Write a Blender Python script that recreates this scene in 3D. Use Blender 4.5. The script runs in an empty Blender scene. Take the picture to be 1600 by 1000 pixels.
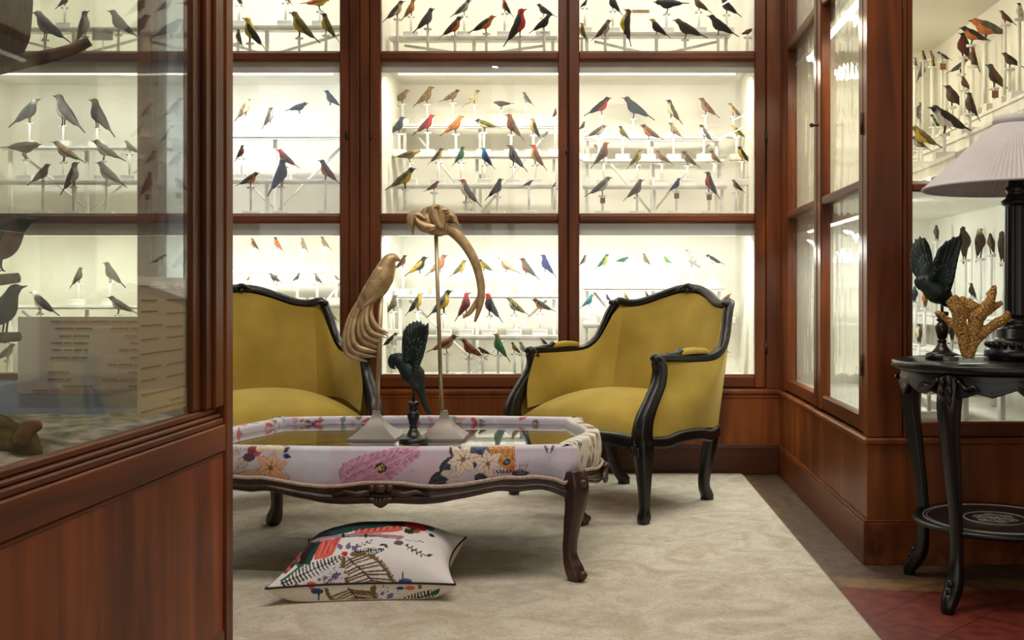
import bpy, bmesh, math, random
import numpy as np
from mathutils import Vector, Matrix, noise as mnoise

C = bpy.context.scene.collection
SC = bpy.context.scene
rnd = random.Random(7)

# ------------------------------------------------------------------ camera
CAMH, F, VX, VY = 0.85, 1600.0, 945.0, 458.0          # eye height, focal length in px, vanishing point
cam_data = bpy.data.cameras.new('camera')
cam_data.sensor_width = 36.0
cam_data.lens = 36.0
cam_data.shift_x = -(VX - 800) / 1600
cam_data.shift_y = -(500 - VY) / 1600
cam_data.clip_start = 0.05
cam = bpy.data.objects.new('camera', cam_data)
cam.location = (0, 0, CAMH)
cam.rotation_euler = (math.pi / 2, 0, 0)
C.objects.link(cam)
SC.camera = cam

# ------------------------------------------------------------------ colour management, world, added fill light
SC.view_settings.view_transform = 'Standard'
SC.view_settings.look = 'None'
SC.view_settings.gamma = 1.0
SC.view_settings.use_curve_mapping = False
SC.view_settings.exposure = 0.0
SC.cycles.max_bounces = 8
SC.cycles.transparent_max_bounces = 24
SC.cycles.glossy_bounces = 4
SC.cycles.use_denoising = True
SC.cycles.caustics_reflective = False
SC.cycles.caustics_refractive = False

world = bpy.data.worlds.new('world')
SC.world = world
world.use_nodes = True
world.node_tree.nodes['Background'].inputs[0].default_value = (1.0, 0.93, 0.85, 1)
world.node_tree.nodes['Background'].inputs[1].default_value = 1.0

def area_light(name, loc, size, size_y, power, color, aim):
    l = bpy.data.lights.new(name, 'AREA')
    l.shape = 'RECTANGLE'; l.size = size; l.size_y = size_y
    l.energy = power; l.color = color
    o = bpy.data.objects.new(name, l)
    o.location = loc
    o.rotation_euler = Vector(aim).to_track_quat('-Z', 'Y').to_euler()
    C.objects.link(o)
    o['kind'] = 'helper'
    return o

area_light('room_lamp', (0.1, 2.65, 3.28), 2.2, 1.4, 84, (1.0, 0.90, 0.77), (0.0, 0.25, -1))  # added overhead fill light to brighten the furniture

# ------------------------------------------------------------------ materials
def lin(c):
    c = c / 255.0
    return c / 12.92 if c <= 0.04045 else ((c + 0.055) / 1.055) ** 2.4
def rgb(r, g, b): return (lin(r), lin(g), lin(b), 1.0)

def nmat(name):
    m = bpy.data.materials.new(name); m.use_nodes = True
    nt = m.node_tree
    b = nt.nodes['Principled BSDF']
    return m, nt, b

def noise_mat(name, c1, c2, rough=0.5, scale=(8, 8, 8), metal=0.0, bump=0.0, bump_scale=None, detail=6, lo=0.35, hi=0.65, sheen=0.0, spec=0.5, coat=0.0):
    m, nt, b = nmat(name)
    tc = nt.nodes.new('ShaderNodeTexCoord'); mp = nt.nodes.new('ShaderNodeMapping')
    mp.inputs['Scale'].default_value = scale
    nz = nt.nodes.new('ShaderNodeTexNoise'); nz.inputs['Scale'].default_value = 1.0; nz.inputs['Detail'].default_value = detail
    rp = nt.nodes.new('ShaderNodeValToRGB')
    rp.color_ramp.elements[0].position = lo; rp.color_ramp.elements[0].color = c1
    rp.color_ramp.elements[1].position = hi; rp.color_ramp.elements[1].color = c2
    L = nt.links.new
    L(tc.outputs['Object'], mp.inputs['Vector']); L(mp.outputs[0], nz.inputs['Vector'])
    L(nz.outputs['Fac'], rp.inputs['Fac']); L(rp.outputs['Color'], b.inputs['Base Color'])
    b.inputs['Roughness'].default_value = rough; b.inputs['Metallic'].default_value = metal
    b.inputs['Specular IOR Level'].default_value = spec
    if sheen: b.inputs['Sheen Weight'].default_value = sheen; b.inputs['Sheen Roughness'].default_value = 0.35; b.inputs['Sheen Tint'].default_value = (1.0, 0.85, 0.4, 1)
    if coat: b.inputs['Coat Weight'].default_value = coat; b.inputs['Coat Roughness'].default_value = 0.15
    if bump:
        n2 = nt.nodes.new('ShaderNodeTexNoise'); n2.inputs['Detail'].default_value = 3
        n2.inputs['Scale'].default_value = bump_scale or 60
        L(tc.outputs['Object'], n2.inputs['Vector'])
        bp = nt.nodes.new('ShaderNodeBump'); bp.inputs['Strength'].default_value = bump; bp.inputs['Distance'].default_value = 0.004
        L(n2.outputs['Fac'], bp.inputs['Height']); L(bp.outputs[0], b.inputs['Normal'])
    return m

def wood_mat(name, axis, dark=(72, 34, 12), mid=(112, 57, 21), light=(138, 76, 32), rough=0.36):
    m, nt, b = nmat(name)
    L = nt.links.new
    tc = nt.nodes.new('ShaderNodeTexCoord'); mp = nt.nodes.new('ShaderNodeMapping')
    s = [15.0, 15.0, 15.0]; s['xyz'.index(axis)] = 1.1
    mp.inputs['Scale'].default_value = s
    nz = nt.nodes.new('ShaderNodeTexNoise'); nz.inputs['Scale'].default_value = 1.0; nz.inputs['Detail'].default_value = 8; nz.inputs['Distortion'].default_value = 0.6
    n2 = nt.nodes.new('ShaderNodeTexNoise'); n2.inputs['Scale'].default_value = 2.2; n2.inputs['Detail'].default_value = 3
    rp = nt.nodes.new('ShaderNodeValToRGB'); e = rp.color_ramp.elements
    e[0].position = 0.28; e[0].color = rgb(*dark); e[1].position = 0.74; e[1].color = rgb(*light)
    k = e.new(0.5); k.color = rgb(*mid)
    mix = nt.nodes.new('ShaderNodeMixRGB'); mix.blend_type = 'MULTIPLY'; mix.inputs['Fac'].default_value = 0.75
    r2 = nt.nodes.new('ShaderNodeValToRGB')
    r2.color_ramp.elements[0].position = 0.3; r2.color_ramp.elements[0].color = (0.42, 0.40, 0.38, 1)
    r2.color_ramp.elements[1].position = 0.7; r2.color_ramp.elements[1].color = (1.05, 1.0, 0.95, 1)
    L(tc.outputs['Object'], mp.inputs['Vector']); L(mp.outputs[0], nz.inputs['Vector']); L(tc.outputs['Object'], n2.inputs['Vector'])
    L(nz.outputs['Fac'], rp.inputs['Fac']); L(n2.outputs['Fac'], r2.inputs['Fac'])
    L(rp.outputs['Color'], mix.inputs['Color1']); L(r2.outputs['Color'], mix.inputs['Color2']); L(mix.outputs[0], b.inputs['Base Color'])
    b.inputs['Roughness'].default_value = rough; b.inputs['Specular IOR Level'].default_value = 0.32
    bp = nt.nodes.new('ShaderNodeBump'); bp.inputs['Strength'].default_value = 0.12; bp.inputs['Distance'].default_value = 0.002
    L(nz.outputs['Fac'], bp.inputs['Height']); L(bp.outputs[0], b.inputs['Normal'])
    return m

def glass_mat(name, tint=(1, 1, 1, 1), dust=0.0, wavy=0.0, wave_scale=(1, 1, 1), refl=1.0, ior=1.5, mirror=0.0, dust_col=(0.8, 0.82, 0.85, 1)):
    m = bpy.data.materials.new(name); m.use_nodes = True
    nt = m.node_tree; nt.nodes.clear(); L = nt.links.new
    out = nt.nodes.new('ShaderNodeOutputMaterial')
    tr = nt.nodes.new('ShaderNodeBsdfTransparent'); tr.inputs[0].default_value = tint
    gl = nt.nodes.new('ShaderNodeBsdfGlossy'); gl.inputs['Roughness'].default_value = 0.0; gl.inputs[0].default_value = (refl, refl, refl, 1)
    mx = nt.nodes.new('ShaderNodeMixShader')
    base = tr.outputs[0]
    if dust:
        df = nt.nodes.new('ShaderNodeBsdfDiffuse'); df.inputs[0].default_value = dust_col
        md = nt.nodes.new('ShaderNodeMixShader'); md.inputs[0].default_value = dust
        L(tr.outputs[0], md.inputs[1]); L(df.outputs[0], md.inputs[2]); base = md.outputs[0]
    def M(op, x, y=None):
        n = nt.nodes.new('ShaderNodeMath'); n.operation = op
        for i, v in enumerate((x, y)):
            if v is None: continue
            if isinstance(v, (int, float)): n.inputs[i].default_value = v
            else: L(v, n.inputs[i])
        return n.outputs[0]
    geo = nt.nodes.new('ShaderNodeNewGeometry'); dot = nt.nodes.new('ShaderNodeVectorMath'); dot.operation = 'DOT_PRODUCT'
    L(geo.outputs['Incoming'], dot.inputs[0]); L(geo.outputs['True Normal'], dot.inputs[1])
    r0 = ((ior-1)/(ior+1))**2                              # Schlick reflectance, the same from either side of the thin pane
    fac = M('ADD', r0, M('MULTIPLY', 1-r0, M('POWER', M('SUBTRACT', 1.0, M('ABSOLUTE', dot.outputs['Value'])), 5.0)))
    if mirror: fac = M('MAXIMUM', fac, mirror)             # lightly silvered plate
    L(fac, mx.inputs[0]); L(base, mx.inputs[1]); L(gl.outputs[0], mx.inputs[2]); L(mx.outputs[0], out.inputs[0])
    if wavy:
        tc = nt.nodes.new('ShaderNodeTexCoord'); mp = nt.nodes.new('ShaderNodeMapping'); mp.inputs['Scale'].default_value = wave_scale
        nz = nt.nodes.new('ShaderNodeTexNoise'); nz.inputs['Scale'].default_value = 1; nz.inputs['Detail'].default_value = 2
        bp = nt.nodes.new('ShaderNodeBump'); bp.inputs['Strength'].default_value = min(wavy, 1); bp.inputs['Distance'].default_value = 0.02
        L(tc.outputs['Object'], mp.inputs[0]); L(mp.outputs[0], nz.inputs['Vector']); L(nz.outputs['Fac'], bp.inputs['Height'])
        L(bp.outputs[0], gl.inputs['Normal'])
    return m

def attr_mat(name, rough=0.7, bump=0.0, bump_scale=300, sheen=0.0, spec=0.4, var=0.25, var_scale=90):
    m, nt, b = nmat(name); L = nt.links.new
    at = nt.nodes.new('ShaderNodeAttribute'); at.attribute_name = 'col'
    tc = nt.nodes.new('ShaderNodeTexCoord')
    nz = nt.nodes.new('ShaderNodeTexNoise'); nz.inputs['Scale'].default_value = var_scale; nz.inputs['Detail'].default_value = 3
    L(tc.outputs['Object'], nz.inputs['Vector'])
    mr = nt.nodes.new('ShaderNodeMapRange'); mr.inputs[1].default_value = 0.3; mr.inputs[2].default_value = 0.7
    mr.inputs[3].default_value = 1 - var; mr.inputs[4].default_value = 1 + var
    L(nz.outputs['Fac'], mr.inputs[0])
    hs = nt.nodes.new('ShaderNodeHueSaturation'); L(mr.outputs[0], hs.inputs['Value']); L(at.outputs['Color'], hs.inputs['Color'])
    L(hs.outputs[0], b.inputs['Base Color'])
    b.inputs['Roughness'].default_value = rough; b.inputs['Specular IOR Level'].default_value = spec
    if sheen: b.inputs['Sheen Weight'].default_value = sheen
    if bump:
        n2 = nt.nodes.new('ShaderNodeTexNoise'); n2.inputs['Scale'].default_value = bump_scale
        L(tc.outputs['Object'], n2.inputs['Vector'])
        bp = nt.nodes.new('ShaderNodeBump'); bp.inputs['Strength'].default_value = bump; bp.inputs['Distance'].default_value = 0.003
        L(n2.outputs['Fac'], bp.inputs['Height']); L(bp.outputs[0], b.inputs['Normal'])
    return m

def emit_mat(name, col, strength):
    m, nt, b = nmat(name)
    b.inputs['Base Color'].default_value = (0.9, 0.9, 0.9, 1)
    b.inputs['Emission Color'].default_value = col; b.inputs['Emission Strength'].default_value = strength
    return m

W_Z = wood_mat('mahogany_upright', 'z')
W_X = wood_mat('mahogany_rail', 'x')
W_Y = wood_mat('mahogany_side_rail', 'y')
W_PANEL = wood_mat('mahogany_panel', 'z', dark=(78, 36, 12), mid=(120, 62, 23), light=(146, 82, 34), rough=0.33)
W_CASE_LIT = wood_mat('mahogany_case_panel_lit', 'z', dark=(104, 50, 18), mid=(156, 82, 33), light=(186, 106, 48), rough=0.4)  # mahogany lightened to stand in for light missing on the case panel
W_DARK = wood_mat('mahogany_plinth', 'x', dark=(46, 22, 9), mid=(70, 35, 14), light=(88, 46, 20))
WHITE = noise_mat('white_painted_board', rgb(226, 222, 208), rgb(238, 236, 226), rough=0.7, scale=(3, 3, 3))
WHITE2 = noise_mat('white_perch_paint', rgb(214, 211, 202), rgb(232, 230, 224), rough=0.6, scale=(20, 20, 20))
GREYBAR = noise_mat('grey_valance', rgb(206, 206, 200), rgb(226, 226, 220), rough=0.6, scale=(3, 3, 12))
GLASS = glass_mat('window_glass', (0.985, 0.99, 0.985, 1))
GLASS_OLD = glass_mat('old_rippled_glass', (0.97, 0.98, 0.96, 1), wavy=0.35, wave_scale=(30, 16, 3), ior=1.42)
GLASS_DUSTY = glass_mat('dusty_glass', (0.90, 0.90, 0.87, 1), dust=0.02, wavy=0.02, wave_scale=(3, 3, 3), ior=1.2)
GLASS_STRIP = glass_mat('blue_grey_glass', (0.70, 0.76, 0.84, 1), dust=0.07, dust_col=(0.6, 0.68, 0.8, 1))
BLACKWOOD = noise_mat('ebonised_wood', rgb(10, 8, 8), rgb(22, 18, 16), rough=0.32, scale=(14, 14, 4), bump=0.06, bump_scale=90, spec=0.55)
LACQUER = noise_mat('black_lacquer', rgb(7, 7, 8), rgb(15, 15, 16), rough=0.3, scale=(10, 10, 3), bump=0.05, bump_scale=70)
WALNUT = noise_mat('dark_walnut', rgb(38, 23, 17), rgb(72, 45, 34), rough=0.34, scale=(22, 22, 5), bump=0.08, bump_scale=110)
VELVET = noise_mat('mustard_velvet', rgb(164, 139, 60), rgb(190, 164, 80), rough=0.85, scale=(5, 5, 5), sheen=0.55, bump=0.08, bump_scale=500, lo=0.3, hi=0.7, spec=0.15)
BRASS = noise_mat('aged_brass', rgb(40, 30, 20), rgb(72, 55, 34), rough=0.4, scale=(30, 30, 30), metal=0.6)
GOLD = noise_mat('champagne_gilt', rgb(172, 144, 104), rgb(208, 178, 134), rough=0.42, scale=(40, 40, 40), metal=0.45, bump=0.35, bump_scale=260)
GOLD_PLAIN = noise_mat('champagne_metal', rgb(172, 152, 118), rgb(190, 170, 136), rough=0.36, scale=(6, 6, 6), metal=0.55)
PEWTER = noise_mat('satin_taupe_metal', rgb(150, 142, 138), rgb(164, 156, 152), rough=0.42, scale=(5, 5, 5), metal=0.35)
PARROT = noise_mat('deep_green_resin', rgb(8, 24, 24), rgb(14, 40, 36), rough=0.5, scale=(40, 40, 40), bump=0.3, bump_scale=160)
CORALM = noise_mat('gilded_coral', rgb(112, 76, 32), rgb(214, 168, 96), rough=0.45, scale=(230, 230, 230), metal=0.35, bump=1.0, bump_scale=260, lo=0.36, hi=0.6, detail=2)
PLUME = attr_mat('plumage', rough=0.75, var=0.22, var_scale=160, bump=0.2, bump_scale=300)
PRINT = attr_mat('printed_satin', rough=0.42, var=0.03, var_scale=30, sheen=0.2)
COTTON = attr_mat('printed_cotton', rough=0.8, var=0.03, var_scale=40, bump=0.1, bump_scale=700)
ROPE = noise_mat('braided_trim', rgb(170, 146, 134), rgb(206, 186, 174), rough=0.8, scale=(160, 160, 160), bump=0.6, bump_scale=240)
BLACKCORD = noise_mat('black_piping', rgb(16, 14, 16), rgb(26, 22, 26), rough=0.7)
ACRYLIC = glass_mat('clear_acrylic', (0.88, 0.93, 0.92, 1), dust=0.05)
TUBE_M = emit_mat('fluorescent_tube', (1.0, 0.97, 0.88, 1), 2.2)

# ------------------------------------------------------------------ mesh helpers
class MB:
    """collects geometry; build() links it as ONE mesh object"""
    def __init__(self): self.v = []; self.f = []; self.m = []; self.s = []; self.c = None
    def add(self, verts, faces, mat=0, smooth=True):
        o = len(self.v)
        self.v += [tuple(p) for p in verts]
        for f in faces:
            self.f.append(tuple(i + o for i in f)); self.m.append(mat); self.s.append(smooth)
        return self
    def box(self, x0, x1, y0, y1, z0, z1, b=0.003, mat=0):
        if x0 > x1: x0, x1 = x1, x0
        if y0 > y1: y0, y1 = y1, y0
        if z0 > z1: z0, z1 = z1, z0
        b = min(b, (x1-x0)*.3, (y1-y0)*.3, (z1-z0)*.3)
        if b <= 1e-5:
            vs = [(x, y, z) for x in (x0, x1) for y in (y0, y1) for z in (z0, z1)]
            return self.add(vs, [(0,1,3,2),(4,6,7,5),(0,4,5,1),(2,3,7,6),(0,2,6,4),(1,5,7,3)], mat, False)
        bm = bmesh.new()
        bmesh.ops.create_cube(bm, size=1.0)
        for v in bm.verts:
            v.co = Vector((x0 + (v.co.x + .5) * (x1-x0), y0 + (v.co.y + .5) * (y1-y0), z0 + (v.co.z + .5) * (z1-z0)))
        bmesh.ops.bevel(bm, geom=bm.edges[:], offset=b, segments=1, affect='EDGES')
        bm.verts.index_update()
        self.add([v.co[:] for v in bm.verts], [[v.index for v in f.verts] for f in bm.faces], mat, False)
        bm.free(); return self
    def tube(self, pts, radii, n=8, mat=0, cap=True, flat=1.0, up=None):
        """round tube along points; flat squashes it along the up side"""
        pts = [Vector(p) for p in pts]
        if not hasattr(radii, '__len__'): radii = [radii] * len(pts)
        rings = []; ref = Vector(up) if up else None
        prev = None
        for i, p in enumerate(pts):
            t = (pts[min(i+1, len(pts)-1)] - pts[max(i-1, 0)]).normalized()
            if ref is not None: a = t.cross(ref)
            elif prev is not None: a = prev - t * prev.dot(t)
            else:
                a = t.cross(Vector((0, 0, 1)))
                if a.length < 0.1: a = t.cross(Vector((1, 0, 0)))
            if a.length < 1e-5: a = t.orthogonal()
            a.normalize(); bb = a.cross(t).normalized(); prev = a
            rings.append([p + a * (math.cos(2*math.pi*k/n) * radii[i]) + bb * (math.sin(2*math.pi*k/n) * radii[i] * flat) for k in range(n)])
        return self.loft(rings, mat, cap)
    def loft(self, rings, mat=0, cap=True, closed=True, smooth=True):
        n = len(rings[0]); vs = [p for r in rings for p in r]; fs = []
        for i in range(len(rings)-1):
            for k in range(n if closed else n-1):
                k2 = (k+1) % n
                fs.append((i*n+k, i*n+k2, (i+1)*n+k2, (i+1)*n+k))
        if cap:
            fs.append(tuple(range(n-1, -1, -1))); fs.append(tuple((len(rings)-1)*n + k for k in range(n)))
        return self.add(vs, fs, mat, smooth)
    def lathe(self, prof, c=(0, 0, 0), n=32, mat=0, cap=True, wob=None):
        rings = []
        for (r, z) in prof:
            rings.append([(c[0] + r*math.cos(2*math.pi*k/n)*(wob(k/n) if wob else 1), c[1] + r*math.sin(2*math.pi*k/n)*(wob(k/n) if wob else 1), c[2] + z) for k in range(n)])
        return self.loft(rings, mat, cap)
    def tube_cp(self, pts, rad, count=40, n=14, flat=1.0, up=(0, 1, 0), mat=0):
        """smooth tube through control points, each with its own radius"""
        P_ = [Vector(p) for p in pts]; acc = [0.0]
        for i in range(1, len(P_)): acc.append(acc[-1]+(P_[i]-P_[i-1]).length)
        x = [a/acc[-1] for a in acc]
        return self.tube(cr(P_, count), [float(v) for v in np.interp(np.linspace(0, 1, count), x, rad)], n, mat, True, flat, up)
    def sweep(self, pts, w, h, ref, scale=None, prof=None, mat=0, n=16):
        """moulded bar: superelliptic profile (w across, h along ref) with grooves"""
        pts = [Vector(p) for p in pts]; rings = []
        for i, p in enumerate(pts):
            t = (pts[min(i+1, len(pts)-1)] - pts[max(i-1, 0)]).normalized()
            r = Vector(ref[i]) if isinstance(ref, list) else Vector(ref)
            a = t.cross(r)
            if a.length < 1e-4: a = t.orthogonal()
            a.normalize(); b = a.cross(t).normalized()
            s = 1.0 if scale is None else (scale[i] if hasattr(scale, '__len__') else scale)
            ring = []
            for k in range(n):
                an = 2*math.pi*(k+.5)/n
                ca, sa = math.cos(an), math.sin(an)
                x = math.copysign(abs(ca)**0.55, ca); y = math.copysign(abs(sa)**0.55, sa)
                g = (1 - 0.16*(0.5+0.5*math.cos(an*6))) if prof else 1.0
                ring.append(p + a*(x*w*.5*s*g) + b*(y*h*.5*s*g))
            rings.append(ring)
        return self.loft(rings, mat, True)
    def grid(self, P, mat=0, smooth=True, close_u=False):
        n = len(P); m = len(P[0]); vs = [p for r in P for p in r]; fs = []
        for i in range(n if close_u else n-1):
            for j in range(m-1):
                i2 = (i+1) % n
                fs.append((i*m+j, i2*m+j, i2*m+j+1, i*m+j+1))
        return self.add(vs, fs, mat, smooth)
    def blob(self, c, r, mat=0, n=8, rot=None):
        vs = []; fs = []
        for i in range(n//2+1):
            th = math.pi*i/(n//2)
            for k in range(n):
                v = Vector((r[0]*math.sin(th)*math.cos(2*math.pi*k/n), r[1]*math.sin(th)*math.sin(2*math.pi*k/n), r[2]*math.cos(th)))
                if rot is not None: v = rot @ v
                vs.append(v + Vector(c))
        for i in range(n//2):
            for k in range(n):
                fs.append((i*n+k, (i+1)*n+k, (i+1)*n+(k+1)%n, i*n+(k+1)%n))
        return self.add(vs, fs, mat)
    def build(self, name, mats, parent=None, org=(0, 0, 0), cols=None, thick=None, subsurf=0, recalc=True):
        me = bpy.data.meshes.new(name)
        vs = [(p[0]-org[0], p[1]-org[1], p[2]-org[2]) for p in self.v]
        me.from_pydata(vs, [], self.f)
        if not isinstance(mats, (list, tuple)): mats = [mats]
        for m in mats: me.materials.append(m)
        me.polygons.foreach_set('material_index', self.m)
        me.polygons.foreach_set('use_smooth', self.s)
        if cols is not None:
            at = me.color_attributes.new('col', 'FLOAT_COLOR', 'POINT')
            at.data.foreach_set('color', np.asarray(cols, dtype=np.float32).ravel())
        if recalc:
            bm = bmesh.new(); bm.from_mesh(me); bmesh.ops.remove_doubles(bm, verts=bm.verts, dist=1e-6) if cols is None else None
            bmesh.ops.recalc_face_normals(bm, faces=bm.faces); bm.to_mesh(me); bm.free()
        me.update()
        o = bpy.data.objects.new(name, me); C.objects.link(o)
        if parent is not None: o.parent = parent
        else: o.location = org
        if thick:
            md = o.modifiers.new('thickness', 'SOLIDIFY'); md.thickness = thick; md.offset = 0
        if subsurf:
            md = o.modifiers.new('smooth', 'SUBSURF'); md.levels = subsurf; md.render_levels = subsurf
        return o

def thing(name, label, cat, loc=(0, 0, 0), rotz=0.0, group=None):
    o = bpy.data.objects.new(name, None); C.objects.link(o)
    o.empty_display_size = 0.1
    o.location = loc; o.rotation_euler = (0, 0, rotz)
    o['label'] = label; o['category'] = cat
    if group: o['group'] = group
    return o
def tag(o, label, cat, group=None, kind=None):
    o['label'] = label; o['category'] = cat
    if group: o['group'] = group
    if kind: o['kind'] = kind
    return o
def struct(o, label=None):
    o['kind'] = 'structure'
    if label: o['label'] = label; o['category'] = o.name.split('_')[0]
    return o

def cr(pts, n):
    """Catmull-Rom through points -> n samples, evenly by length"""
    P = [Vector(p) for p in pts]
    if len(P) == 2: dense = [P[0].lerp(P[1], i/40) for i in range(41)]
    else:
        Q = [P[0]*2 - P[1]] + P + [P[-1]*2 - P[-2]]; dense = []
        for i in range(1, len(Q)-2):
            for k in range(16):
                t = k/16; a, b, c, d = Q[i-1], Q[i], Q[i+1], Q[i+2]
                dense.append(0.5*((2*b) + (c-a)*t + (2*a-5*b+4*c-d)*t*t + (3*b-a-3*c+d)*t**3))
        dense.append(P[-1])
    acc = [0.0]
    for i in range(1, len(dense)): acc.append(acc[-1] + (dense[i]-dense[i-1]).length)
    out = []; j = 0
    for i in range(n):
        s = acc[-1]*i/(n-1)
        while j < len(acc)-2 and acc[j+1] < s: j += 1
        seg = acc[j+1]-acc[j]
        out.append(dense[j].lerp(dense[j+1], 0 if seg < 1e-9 else (s-acc[j])/seg))
    return out
def interp(xs, ys, n):
    return [float(v) for v in np.interp(np.linspace(0, 1, n), xs, ys)]

def coons(c0, c1, d0, d1, n, m, bulge=(0, 0, 0), pw=1.0):
    """patch between bottom c0, top c1, left d0, right d1"""
    A = cr(c0, n); B = cr(c1, n); L = cr(d0, m); R = cr(d1, m); bu = Vector(bulge); out = []
    for i in range(n):
        u = i/(n-1); col = []
        for j in range(m):
            v = j/(m-1)
            p = A[i]*(1-v) + B[i]*v + L[j]*(1-u) + R[j]*u - (A[0]*(1-u)*(1-v) + A[-1]*u*(1-v) + B[0]*(1-u)*v + B[-1]*u*v)
            col.append(p + bu*((math.sin(math.pi*u)*math.sin(math.pi*v))**pw))
        out.append(col)
    return out

def at(px, py, Y):
    """where the ray through a photo pixel meets depth Y"""
    return Vector(((px-VX)*Y/F, Y, CAMH - (py-VY)*Y/F))

# ------------------------------------------------------------------ the setting: floor, walls, ceiling
def floor_material():
    m, nt, b = nmat('red_tile_and_old_concrete'); L = nt.links.new
    N = nt.nodes.new
    tc = N('ShaderNodeTexCoord'); sep = N('ShaderNodeSeparateXYZ'); L(tc.outputs['Object'], sep.inputs[0])
    nz = N('ShaderNodeTexNoise'); nz.inputs['Scale'].default_value = 5; nz.inputs['Detail'].default_value = 6; L(tc.outputs['Object'], nz.inputs['Vector'])
    nf = N('ShaderNodeTexNoise'); nf.inputs['Scale'].default_value = 26; nf.inputs['Detail'].default_value = 8; L(tc.outputs['Object'], nf.inputs['Vector'])
    def math_(op, a, bb=None):
        n = N('ShaderNodeMath'); n.operation = op
        for i, v in enumerate((a, bb)):
            if v is None: continue
            if isinstance(v, (int, float)): n.inputs[i].default_value = v
            else: L(v, n.inputs[i])
        return n.outputs[0]
    wob = math_('MULTIPLY', math_('SUBTRACT', nz.outputs['Fac'], 0.5), 0.16)
    yy = math_('ADD', sep.outputs['Y'], wob)
    def ramp(fac, stops):
        r = N('ShaderNodeValToRGB'); e = r.color_ramp.elements
        e[0].position, e[0].color = stops[0]; e[1].position, e[1].color = stops[1]
        for p, c in stops[2:]:
            k = e.new(p); k.color = c
        L(fac, r.inputs['Fac']); return r.outputs['Color']
    def mix(f, a, c, mode='MIX'):
        n = N('ShaderNodeMixRGB'); n.blend_type = mode
        if isinstance(f, (int, float)): n.inputs[0].default_value = f
        else: L(f, n.inputs[0])
        for i, v in ((1, a), (2, c)):
            if isinstance(v, tuple): n.inputs[i].default_value = v
            else: L(v, n.inputs[i])
        return n.outputs[0]
    red = ramp(nf.outputs['Fac'], [(0.3, rgb(84, 30, 22)), (0.72, rgb(128, 54, 40))])
    br = N('ShaderNodeTexBrick'); br.inputs['Scale'].default_value = 1; br.offset = 0.0
    br.inputs['Brick Width'].default_value = 0.2; br.inputs['Row Height'].default_value = 0.2; br.inputs['Mortar Size'].default_value = 0.003
    br.inputs['Color1'].default_value = (1, 1, 1, 1); br.inputs['Color2'].default_value = (0.8, 0.8, 0.8, 1); br.inputs['Mortar'].default_value = (0.45, 0.4, 0.36, 1)
    mp = N('ShaderNodeMapping'); mp.inputs['Rotation'].default_value = (0, 0, 0.785); L(tc.outputs['Object'], mp.inputs[0]); L(mp.outputs[0], br.inputs['Vector'])
    red = mix(1.0, red, br.outputs['Color'], 'MULTIPLY')
    conc = ramp(nf.outputs['Fac'], [(0.3, rgb(58, 44, 34)), (0.75, rgb(98, 80, 62))])
    ochre = ramp(nf.outputs['Fac'], [(0.3, rgb(98, 72, 44)), (0.75, rgb(140, 108, 68))])
    # concrete border in front of the cabinets (y beyond 2.97), an ochre edge line, red tile in front of it
    f1 = ramp(math_('MULTIPLY', math_('SUBTRACT', yy, 2.93), 25.0), [(0.0, (0, 0, 0, 1)), (0.4, (1, 1, 1, 1))])
    f2 = ramp(math_('MULTIPLY', math_('SUBTRACT', yy, 3.02), 25.0), [(0.0, (0, 0, 0, 1)), (0.8, (1, 1, 1, 1))])
    xx = math_('ADD', sep.outputs['X'], math_('MULTIPLY', wob, 0.5))
    f3 = ramp(math_('MULTIPLY', math_('SUBTRACT', 0.69, xx), 25.0), [(0.0, (0, 0, 0, 1)), (0.6, (1, 1, 1, 1))])
    c = mix(f2, ochre, conc); c = mix(f3, c, mix(0.65, ochre, conc)); c = mix(f1, red, c)
    L(c, b.inputs['Base Color']); b.inputs['Roughness'].default_value = 0.5
    bp = N('ShaderNodeBump'); bp.inputs['Strength'].default_value = 0.25; bp.inputs['Distance'].default_value = 0.004
    L(nf.outputs['Fac'], bp.inputs['Height']); L(bp.outputs[0], b.inputs['Normal'])
    return m
FLOOR_M = floor_material()
PLASTER = noise_mat('warm_plaster', rgb(168, 150, 124), rgb(190, 172, 146), rough=0.85, scale=(2, 2, 2))
struct(MB().box(-4.2, 2.6, -2.2, 5.7, -0.1, 0.0, 0).build('floor', FLOOR_M))
struct(MB().box(-4.2, 2.6, -2.2, 5.7, 3.3, 3.4, 0).build('ceiling', PLASTER))
struct(MB().box(-4.2, 2.6, 5.5, 5.6, 0.0, 3.3, 0).build('wall_back', PLASTER))
struct(MB().box(2.2, 2.3, -2.2, 5.5, 0.0, 3.3, 0).build('wall_right', PLASTER))
struct(MB().box(-4.1, -4.0, -2.2, 5.5, 0.0, 3.3, 0).build('wall_left', PLASTER))

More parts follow.
